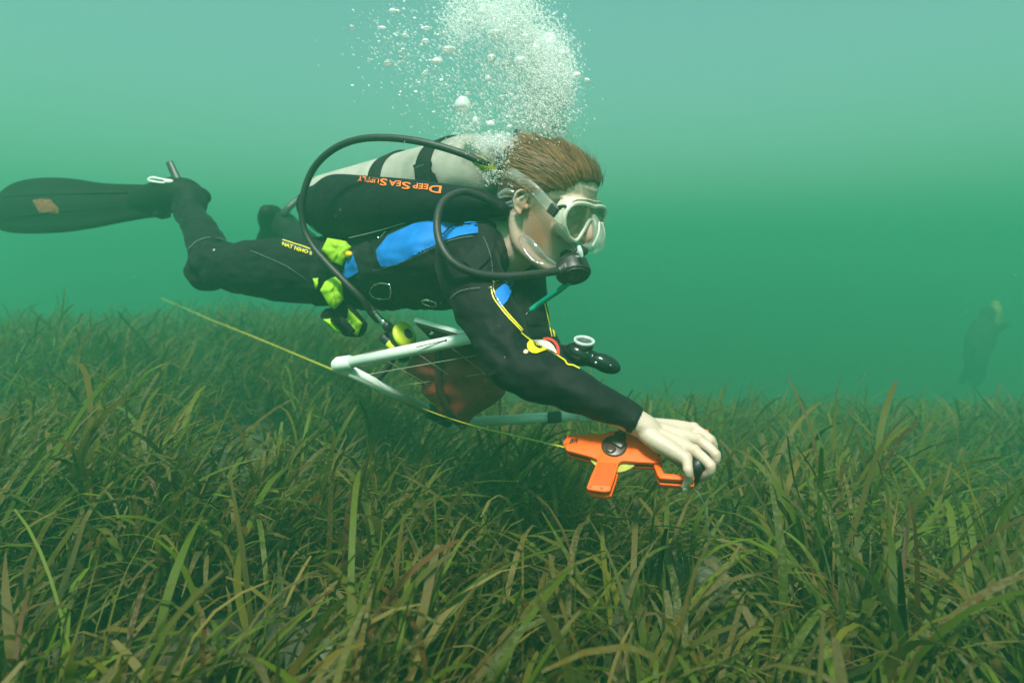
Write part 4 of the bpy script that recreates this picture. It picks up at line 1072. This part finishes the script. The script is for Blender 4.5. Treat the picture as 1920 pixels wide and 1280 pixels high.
def net_mat():
    m, t, b = new_mat("red_netting")
    uv = t.nodes.new('ShaderNodeUVMap')
    mp = t.nodes.new('ShaderNodeMapping'); mp.inputs['Scale'].default_value = (118, 44, 1)
    t.links.new(uv.outputs[0], mp.inputs[0])
    sx = t.nodes.new('ShaderNodeSeparateXYZ'); t.links.new(mp.outputs[0], sx.inputs[0])
    hole = []
    for k in (0, 1):
        f = t.nodes.new('ShaderNodeMath'); f.operation = 'FRACT'; t.links.new(sx.outputs[k], f.inputs[0])
        g = t.nodes.new('ShaderNodeMath'); g.operation = 'GREATER_THAN'; g.inputs[1].default_value = 0.66; t.links.new(f.outputs[0], g.inputs[0]); hole.append(g)
    ml = t.nodes.new('ShaderNodeMath'); ml.operation = 'MULTIPLY'; t.links.new(hole[0].outputs[0], ml.inputs[0]); t.links.new(hole[1].outputs[0], ml.inputs[1])
    sb = t.nodes.new('ShaderNodeMath'); sb.operation = 'SUBTRACT'; sb.inputs[0].default_value = 1.0; t.links.new(ml.outputs[0], sb.inputs[1])
    b.inputs['Base Color'].default_value = (0.27, 0.030, 0.021, 1); b.inputs['Roughness'].default_value = 0.6
    t.links.new(sb.outputs[0], b.inputs['Alpha'])
    return m
gv, gf, guv, gn, gN = bag_geo()
bm_ = bpy.data.meshes.new("mesh_bag"); bm_.from_pydata([tuple(p) for p in gv], [], gf); ul = bm_.uv_layers.new(name="UVMap")
for pl in bm_.polygons:
    us = [guv[v] for v in pl.vertices]; wrap = max(u[0] for u in us) - min(u[0] for u in us) > .5
    for li, u in zip(pl.loop_indices, us): ul.data[li].uv = (u[0] + (1 if wrap and u[0] < .5 else 0), u[1])
bag = empty("mesh_bag", P(846, 640, 1.66), "dark red netting bag hanging below the diver, narrowing to a knot", "mesh bag")
bag_o = link("netting", bm_, net_mat(), bag)
M_DRED = simple("dark_red_cloth", (0.05, 0.009, 0.008), 0.7, var=0.4, scale=30)
add("seam", ribbon([P(822, 650, 1.575), P(822, 690, 1.565), P(824, 730, 1.580), P(838, 765, 1.605), P(862, 795, 1.645)], CR, .009, .0012), M_DRED, bag)
add("contents", fuse([ellipsoid(P(855, 700, 1.68), CR * .07, CF * .045, CU * .06), ellipsoid(P(880, 690, 1.68), CR * .05, CF * .04, CU * .05), ellipsoid(P(850, 735, 1.68), CR * .045, CF * .035, CU * .05)], .004, 2), M_DRED, bag)
add("knot", ellipsoid(P(867, 798, 1.655), CR * .010, CF * .010, CU * .009), M_DRED, bag)

sl = empty("writing_slate", P(825, 620, 1.5), "thin white writing slate tilted beneath the diver's chest", "slate")
s1, s2, s3, s4 = P(775, 602, 1.50), P(880, 632, 1.43), P(925, 660, 1.62), P(815, 640, 1.66)
sn = (s2 - s1).cross(s4 - s1).normalized()
if sn.z < 0: sn = -sn
add("panel", bevel_geo(extrude_poly([s1, s2, s3, s4], sn * .010), .0015), M_PVC, sl)
add("underside", extrude_poly([s1 - sn * .004 + (s3 - s1) * .03, s2 - sn * .004 + (s4 - s2) * .03, s3 - sn * .004, s4 - sn * .004], sn * .0025), simple("brown_underside", (0.075, 0.045, 0.035), 0.7, var=0.3, scale=20), sl, smooth=False)  # thin dark brown sheet over the slate's lower face
add("wing_nut", merge(ellipsoid(L2(L2(s1, s2, .38), s4, .12) - sn * .010, CR * .008 + CU * .003, CF * .003, CU * .003), ellipsoid(L2(L2(s1, s2, .38), s4, .12) - sn * .010, CR * .002 - CU * .006, CF * .003, CU * .002 + CR * .002), lathe(L2(L2(s1, s2, .38), s4, .12) - sn * .016, sn, [(0, .0035), (.014, .0035)], 10)), M_STEEL, sl)

# ------------------------------------------------------------------ tape reel
RO = P(1150, 838, 1.105); RN = (-CF * .70 + CU * .70 - CR * .10).normalized()
M_OR = simple("orange_plastic", (0.90, 0.100, 0.0005), 0.5, var=0.04, scale=20, spec=0.25, bump=0.08, bscale=140)
M_DK = simple("dark_brown_plastic", (0.035, 0.018, 0.012), 0.4, var=0.15)
reel = empty("tape_reel", RO, "orange open tape reel with a ribbed grip held in the diver's right hand", "tape reel")
def rp(x, y, dn=0.0): return plane_pt(*z6(x, y), RO, RN) + RN * dn
RNv = np.array(RN)
front = [(310, 548), (480, 544), (640, 538), (690, 515), (760, 508), (880, 545), (935, 575), (990, 620), (1050, 675), (1110, 720), (1160, 748), (1150, 775), (1090, 803), (940, 795), (830, 784), (790, 786), (765, 810), (735, 925), (690, 1056), (640, 1062), (560, 1052), (492, 1040), (478, 1022), (520, 915), (570, 800), (576, 770), (520, 748), (400, 716), (300, 690), (268, 625)]
add("front_plate", bevel_geo(extrude_poly([rp(x, y) for x, y in front], -RN * .0085), .0018, 3), M_OR, reel)
back = [(x + 12, y + 6) for x, y in front]
add("back_plate", bevel_geo(extrude_poly([rp(x, y, -.0125) for x, y in back], -RN * .008), .0018, 3), M_OR, reel)
inner = [((x - 720) * .94 + 722, (y - 720) * .94 + 724) for x, y in front]
add("dark_core", extrude_poly([rp(x, y, -.0080) for x, y in inner], -RN * .005), M_DK, reel)
hub = rp(727, 655)
add("tape_coil", lathe(hub - RN * .0118, RN, [(0, .044), (.0025, .0445)], 40), simple("yellow_tape_coil", (0.60, 0.55, 0.12), 0.5, var=0.1, scale=90), reel)
add("hub", lathe(hub - RN * .001, RN, [(0, .0212), (.003, .0210), (.0042, .019), (.0042, .001)], 36), M_DK, reel)
add("hub_boss", lathe(rp(695, 688, .0035), RN, [(0, .009), (.0022, .0085), (.003, .006), (.003, .001)], 24), simple("dark_plastic_shine", (0.05, 0.026, 0.018), 0.25), reel)
add("crank", bevel_geo(extrude_poly([rp(x, y, .0034) for x, y in ((735, 545), (800, 540), (835, 585), (830, 640), (790, 690), (700, 640))], RN * .004), .001), M_DK, reel)
add("crank_knob", lathe(rp(800, 552, .004), RN, [(0, .007), (.014, .0065), (.016, .004)], 14), M_DK, reel)
gv_ = []
for k in range(13):
    y = 800 + k * 16.0; t = (y - 800) / 255.0; xa = 576 - 92 * t; xb = 752 - 62 * t
    gv_.append(tube([rp(xa + 14, y + 2, .0002), rp(xb - 10, y + 12, .0002)], [(.0011, .0012)] * 2, n=8))
add("grip_ribs", merge(*gv_), M_OR, reel)
for x, y in ((328, 566), (295, 635), (515, 1018), (616, 1034), (1128, 735), (1124, 774)):
    add("screw_or_glint", lathe(rp(x, y, -.0012), RN, [(0, .0023), (.0016, .0023), (.0016, .0012), (.0010, .001)], 12), M_DK, reel)
lg = []
for ln in ([(322, 628), (345, 592), (352, 590), (346, 612), (330, 632)], [(350, 632), (362, 596), (372, 590)], [(358, 612), (378, 606)], [(366, 630), (380, 594), (396, 590), (384, 612), (376, 612)], [(384, 634), (398, 604)], [(338, 612), (352, 608)]):
    lg.append(tube([rp(x, y, .0003) for x, y in ln], [(.0006, .0009)] * len(ln), n=6, k=3))
add("logo", merge(*lg), M_DK, reel)
add("tape_guide", bevel_geo(extrude_poly([rp(x, y, -.004) for x, y in ((238, 566), (310, 552), (272, 622))], -RN * .010), .001), M_DK, reel)
arm = [(1085, 800), (1150, 792), (1180, 872), (1330, 886), (1452, 898), (1458, 920), (1428, 1000), (1400, 998), (1340, 988), (1150, 968), (1120, 900)]
add("handle_bar", bevel_geo(extrude_poly([rp(x, y, -.006) for x, y in ((1085, 800), (1135, 792), (1178, 876), (1330, 888), (1452, 898), (1450, 940), (1330, 936), (1140, 922), (1118, 890))], -RN * .010), .0015), M_OR, reel)
add("handle_bar", bevel_geo(extrude_poly([rp(x + 6, y + 16, -.018) for x, y in ((1085, 800), (1135, 792), (1178, 876), (1330, 888), (1452, 898), (1450, 940), (1330, 936), (1140, 922), (1118, 890))], -RN * .010), .0015), M_OR, reel)
add("handle_core", extrude_poly([rp(x + 4, y + 8, -.0155) for x, y in ((1130, 860), (1178, 880), (1330, 892), (1440, 902), (1438, 935), (1330, 932), (1142, 918))], -RN * .003), M_DK, reel)
kb = plane_pt(*z6(1462, 880), P(1300, 880, 1.075), RN)
add("handle_knob", tube([P(1299, 898, 1.085), P(1303, 884, 1.07), P(1308, 872, 1.062), P(1320, 852, 1.085)], [.011, .0125, .0125, .010], n=18), M_BLACK, reel)
add("handle_tab", bevel_geo(box(P(1319, 812, 1.135), CR * .008, CF * .006, CU * .006), .002), M_OR, reel)

# measuring tape run out behind him
tp = [P(1060, 838, 1.12), P(1020, 829, 1.19), P(960, 815, 1.32), P(905, 802, 1.45), P(850, 786, 1.56), P(800, 768, 1.68), P(740, 742, 1.84), P(680, 716, 2.04), P(600, 683, 2.38), P(540, 658, 2.72), P(480, 633, 3.15), P(430, 613, 3.6), P(390, 597, 4.1), P(340, 575, 4.9), P(300, 558, 5.6)]
tpo = add("measuring_tape", ribbon(tp, [((tp[i] - CAM).normalized() * .95 + CU * .20) if i < 8 else Vector((.2, .4, .9 if i % 2 else .6)) for i in range(len(tp))], .0030, .0003, k=8), simple("yellow_tape", (0.46, 0.44, 0.04), 0.5, var=0.05), None)
tag(tpo, "thin yellow measuring tape running from the reel back over the grass", "measuring tape")
tr = add("trailing_cord", tube([P(1297, 912, 1.08), P(1310, 926, 1.085), P(1322, 950, 1.10), P(1326, 985, 1.13), P(1330, 1020, 1.16)], .0011, n=6), M_LINE, None)
tag(tr, "fine pale cord trailing from the reel handle into the grass", "cord")
# ------------------------------------------------------------------ rocks, sponge, bubbles, specks
M_ROCK = simple("silted_rock", (0.065, 0.075, 0.045), 0.9, scale=30, col2=(0.15, 0.16, 0.11), bump=0.8, bscale=55, spec=0.1)
def rock(c, a, b, h, seed, label):
    rows, n = 16, 26; V, Fc = [], []; c = (c[0], c[1], c[2] + float(bed(c[0], c[1])))
    v, f = ellipsoid(c, (a, 0, 0), (0, b, 0), (0, 0, h), n, rows)
    V = []
    for p in v:
        q = Vector(p) - Vector(c); k = 1 + .18 * noise.noise(Vector((q.x / a * 1.2 + seed, q.y / b * 1.2, q.z / h * 1.2))) + .10 * noise.noise(Vector((q.x / a * 4 + seed, q.y / b * 4, q.z / h * 4)))
        V.append(Vector(c) + q * k)
    o = add("rock", (V, f), M_ROCK); tag(o, label, "rock"); return o
c = P(1300, 985, 1.36); rock((c.x, c.y + .02, .085), .085, .09, .06, 1.3, "pale rounded rock in the grass just beneath the diver's hand")
c = P(622, 1130, 1.20); rock((c.x, c.y, -.01), .08, .08, .04, 4.1, "flat silted rock between leaves at the lower middle left")
c = P(1158, 1180, 1.02); rock((c.x, c.y, .05), .035, .03, .05, 6.6, "small pale stone low in the front grass below the reel")

far = empty("person", P(1835, 650, 7.0), "hazy second diver, a dim dark silhouette upright in the murk at the far right", "person")
D7 = 7.0
far_me = fuse([ellipsoid(P(1851, 590, D7), CR * .085, CF * .10, CU * .115), tube([P(1848, 603, D7), P(1842, 622, D7)], [.06, .07], n=12),
               tube([P(1846, 618, D7), P(1836, 645, D7), P(1828, 672, D7), P(1826, 690, D7)], [(.17, .11), (.185, .12), (.16, .11), (.15, .11)], n=18, side=CR),
               tube([P(1858, 620, D7), P(1873, 622, D7), P(1893, 613, D7 - .1)], [.06, .05, .04], n=12), tube([P(1830, 622, D7), P(1818, 645, D7), P(1830, 664, D7 - .2)], [.06, .05, .04], n=12),
               tube([P(1826, 690, D7), P(1812, 716, D7 + .1), P(1796, 735, D7 + .5)], [.09, .075, .05], n=12), tube([P(1834, 690, D7), P(1832, 722, D7 + .1), P(1822, 745, D7 + .5)], [.09, .075, .05], n=12)], .016, 3)
add("body", far_me, simple("dark_suit", (0.012, 0.014, 0.014), 0.8, var=.3, scale=8), far)
add("air_cylinder", tube([P(1868, 568, D7 + .12), P(1866, 582, D7 + .14), P(1858, 622, D7 + .2), P(1850, 660, D7 + .22)], [.05, .085, .09, .085], n=16), simple("dull_yellow_paint", (0.30, 0.28, 0.08), 0.6, var=.2, scale=9), far)
far.location = P(1838, 640, 10.4); far.scale = (1.26,) * 3

def bubble_mat(name, white, alpha):
    m, t, b = new_mat(name); out = t.nodes['Material Output']
    b.inputs['Base Color'].default_value = (0.95, 0.97, 0.96, 1); b.inputs['Roughness'].default_value = 0.12; b.inputs['Specular IOR Level'].default_value = 0.9
    gl = t.nodes.new('ShaderNodeBsdfGlossy'); gl.inputs['Roughness'].default_value = 0.05; gl.inputs['Color'].default_value = (.95, .97, .96, 1)
    tl = t.nodes.new('ShaderNodeBsdfTranslucent'); tl.inputs[0].default_value = (.95, .97, .96, 1)
    tr = t.nodes.new('ShaderNodeBsdfTransparent')
    lw = t.nodes.new('ShaderNodeLayerWeight'); lw.inputs[0].default_value = 0.55
    a1 = t.nodes.new('ShaderNodeMixShader'); a1.inputs[0].default_value = 0.48; t.links.new(b.outputs[0], a1.inputs[1]); t.links.new(tl.outputs[0], a1.inputs[2])
    a2 = t.nodes.new('ShaderNodeMixShader'); a2.inputs[0].default_value = white; t.links.new(gl.outputs[0], a2.inputs[1]); t.links.new(a1.outputs[0], a2.inputs[2])
    mr = t.nodes.new('ShaderNodeMapRange'); mr.inputs['To Min'].default_value = alpha; mr.inputs['To Max'].default_value = min(1, alpha + .45)
    t.links.new(lw.outputs['Facing'], mr.inputs[0])
    a3 = t.nodes.new('ShaderNodeMixShader'); t.links.new(mr.outputs[0], a3.inputs[0]); t.links.new(tr.outputs[0], a3.inputs[1]); t.links.new(a2.outputs[0], a3.inputs[2])
    t.links.new(a3.outputs[0], out.inputs[0]); return m
M_BUB = bubble_mat("bubble_film", .80, .90); M_FROTH = bubble_mat("froth_film", .96, .34); M_CLEAR = bubble_mat("clear_bubble_film", .35, .12)
br = random.Random(11)
def dome(seed, n=18, m=10):
    """a rising bubble: domed above, hollowed and ragged below"""
    V, Fc = ellipsoid((0, 0, 0), (1, 0, 0), (0, 1, 0), (0, 0, 1), n, m)
    W2 = []
    for p in V:
        p = Vector(p); k = 1 + .16 * noise.noise(p * 1.5 + Vector((seed, 0, 0))) * (1 - max(0, p.z))
        z = p.z if p.z > 0 else p.z * .30 + .10 * noise.noise(p * 3 + Vector((0, seed, 0)))
        W2.append(Vector((p.x * k, p.y * k, z * k)))
    return W2, Fc
dome_me = [mesh("bubble", dome(k * 3.7)) for k in range(5)]
for me in dome_me: me.materials.append(M_BUB); me.shade_smooth()
def bubble(px, py, d, w, h, tilt, label, grp):
    o = bpy.data.objects.new("bubble", br.choice(dome_me)); COL.objects.link(o)
    o.location = P(px, py, d); o.scale = (px2m(w, d), px2m(w, d) * .8, px2m(h, d)); o.rotation_euler = (br.uniform(-.2, .2), tilt, br.uniform(0, 6))
    tag(o, label, "bubble", grp); return o
BIG = [(1028, 90, 24, 27, "largest white domed bubble, topmost at the right edge of the plume"), (868, 200, 20, 19, "big white domed bubble low on the left of the plume"), (928, 66, 19, 9, "wide flat capped bubble high in the middle of the plume"),
       (843, 95, 15, 8, "flat capped white bubble left of the plume"), (820, 116, 11, 8, "small capped bubble beside the left edge of the plume"), (1003, 96, 15, 14, "white bubble against the left side of the largest bubble"),
       (1054, 106, 12, 13, "ragged white bubble under the right side of the largest bubble"), (978, 118, 16, 12, "rough white bubble in the centre of the plume"), (950, 122, 13, 9, "flattened white bubble left of the plume's centre"),
       (921, 111, 12, 9, "pale bubble among froth in the middle left of the plume"), (890, 228, 8, 10, "white bubble just below the big left dome"), (920, 233, 9, 7, "capped bubble over the cylinder valve"), (956, 240, 9, 7, "capped bubble beside the black valve knob"),
       (737, 22, 9, 6, "lone bubble high at the far left of the plume"), (717, 53, 8, 4, "thin flat bubble at the upper far left of the plume")]
for x, y, w, h, lab in BIG: bubble(x, y, 1.40 + br.uniform(-.03, .05), w, h, br.uniform(-.25, .25), lab, "exhaled bubbles")
MED = [(1012, 130), (1044, 132), (1030, 160), (1052, 178), (1020, 190), (995, 150), (905, 20), (948, 38), (975, 12), (880, 40), (915, 150), (985, 80), (925, 268), (940, 262), (955, 270), (968, 268), (912, 272), (948, 284), (1010, 236), (1036, 236)]
for x, y in MED: bubble(x + br.uniform(-6, 6), y + br.uniform(-4, 4), 1.40 + br.uniform(-.03, .03), br.uniform(6, 12), br.uniform(5, 9), br.uniform(-.3, .3), "middle sized white domed bubble inside the dense part of the plume", "middle sized exhaled bubbles")
SMALL = [((905, 30), (45, 32), 28), ((980, 40), (30, 40), 26), ((760, 70), (50, 38), 40), ((800, 140), (48, 38), 40), ((1020, 150), (32, 40), 32), ((930, 150), (50, 40), 26), ((875, 215), (22, 22), 16), ((930, 262), (22, 10), 24), ((950, 285), (26, 26), 14), ((1000, 215), (36, 30), 14)]
for (cx, cy2), (sx, sy), n in SMALL:
    for k in range(n):
        w = 1.7 + 3.0 * br.random() ** 2.2 + (6 * br.random() if br.random() < .12 else 0)
        bubble(br.gauss(cx, sx), br.gauss(cy2, sy), 1.42 + br.gauss(0, .06), w, w * br.uniform(.45, .8), br.uniform(-.2, .7), "small silvery exhaled bubble rising in the plume above the diver's head", "small exhaled bubbles")
def froth():
    blobs = []
    v0, f0 = ellipsoid((0, 0, 0), (1, 0, 0), (0, 1, 0), (0, 0, 1), 6, 4); v0 = np.array([np.array(p) for p in v0])
    clouds = [((915, 25), (42, 30), 1100), ((975, 30), (26, 38), 700), ((860, 45), (14, 30), 160), ((1024, 115), (24, 30), 1800), ((1040, 160), (18, 28), 1500), ((1000, 190), (34, 28), 900), ((960, 125), (36, 30), 420), ((1035, 230), (14, 22), 420), ((1020, 215), (20, 22), 320),
              ((760, 70), (50, 40), 120), ((820, 145), (42, 36), 120), ((880, 225), (20, 16), 130), ((935, 268), (24, 9), 700), ((945, 290), (18, 16), 160), ((925, 330), (14, 9), 90), ((960, 330), (10, 12), 50), ((900, 180), (60, 45), 140), ((990, 70), (30, 20), 200)]
    for (cx, cy2), (sx, sy), n in clouds:
        for k in range(int(n * 5.5)):
            d = 1.42 + br.gauss(0, .07); blobs.append((br.gauss(cx, sx), br.gauss(cy2, sy), d, br.choice((.45, .5, .6, .7, .8, 1.0, 1.3, 1.9)) * br.uniform(.7, 1.2)))
    V = np.zeros((len(blobs), len(v0), 3)); 
    for k, (x, y, d, w) in enumerate(blobs):
        r = px2m(w, d); t = R(-38 + br.gauss(0, 14)); st = br.uniform(1.0, 2.0)
        lx = v0[:, 0] * st * r; lz = v0[:, 2] * r * .8
        V[k, :, 0] = lx * math.cos(t) - lz * math.sin(t); V[k, :, 2] = lx * math.sin(t) + lz * math.cos(t); V[k, :, 1] = v0[:, 1] * r
        V[k] += np.array(P(x, y, d))
    Fc = [tuple(i + k * len(v0) for i in f) for k in range(len(blobs)) for f in f0]
    me = bpy.data.meshes.new("bubble_froth"); me.from_pydata(V.reshape(-1, 3).tolist(), [], Fc); me.update()
    o = link("bubble_froth", me, M_FROTH); tag(o, "fine white froth of tiny exhaled bubbles rising above the diver's head", "bubbles", kind="stuff")
froth()
# air caught along the jaw, the strap and the mouthpiece
def film(name, pts, rr, label, mat):
    o = add(name, tube(pts, rr, n=18, k=6), mat); tag(o, label, "bubble"); return o
film("trapped_bubble", [P(978, 446, 1.30), P(990, 460, 1.285), P(1006, 478, 1.275), P(1022, 488, 1.275), P(1040, 496, 1.27)], [(.010, .006), (.017, .008), (.017, .008), (.010, .006), (.005, .004)], "silvery film of air sliding along the diver's jaw", M_CLEAR)
film("trapped_bubble", [P(938, 366, 1.33), P(952, 361, 1.325), P(968, 366, 1.32), P(962, 380, 1.32), P(945, 384, 1.33)], [.006, .009, .007, .006, .005], "clear pocket of air clinging behind the diver's ear", M_CLEAR)
film("trapped_bubble", [P(1086, 464, 1.245), P(1088, 472, 1.245), P(1091, 480, 1.245)], [.004, .005, .003], "tiny glinting bubble under the mask's nose", M_BUB)

def specks():
    v0 = np.array([(1, 0, 0), (-1, 0, 0), (0, 1, 0), (0, -1, 0), (0, 0, 1), (0, 0, -1)], float)
    f0 = [(0, 2, 4), (2, 1, 4), (1, 3, 4), (3, 0, 4), (2, 0, 5), (1, 2, 5), (3, 1, 5), (0, 3, 5)]
    n = 1500; V, Fc = [], []
    for k in range(n):
        d = br.uniform(.75, 2.8); c = np.array(P(br.uniform(0, 1920), br.uniform(0, 1000), d)); r = br.uniform(.0002, .0006)
        V += (c + v0 * r * np.array([br.uniform(.6, 1.6), 1, br.uniform(.6, 1.3)])).tolist(); Fc += [tuple(i + 6 * k for i in f) for f in f0]
    me = bpy.data.meshes.new("silt"); me.from_pydata(V, [], Fc); me.update()
    o = link("silt", me, simple("silt_grain", (0.35, 0.36, 0.28), 0.9)); tag(o, "specks of silt drifting in the water", "silt", kind="stuff")
specks()
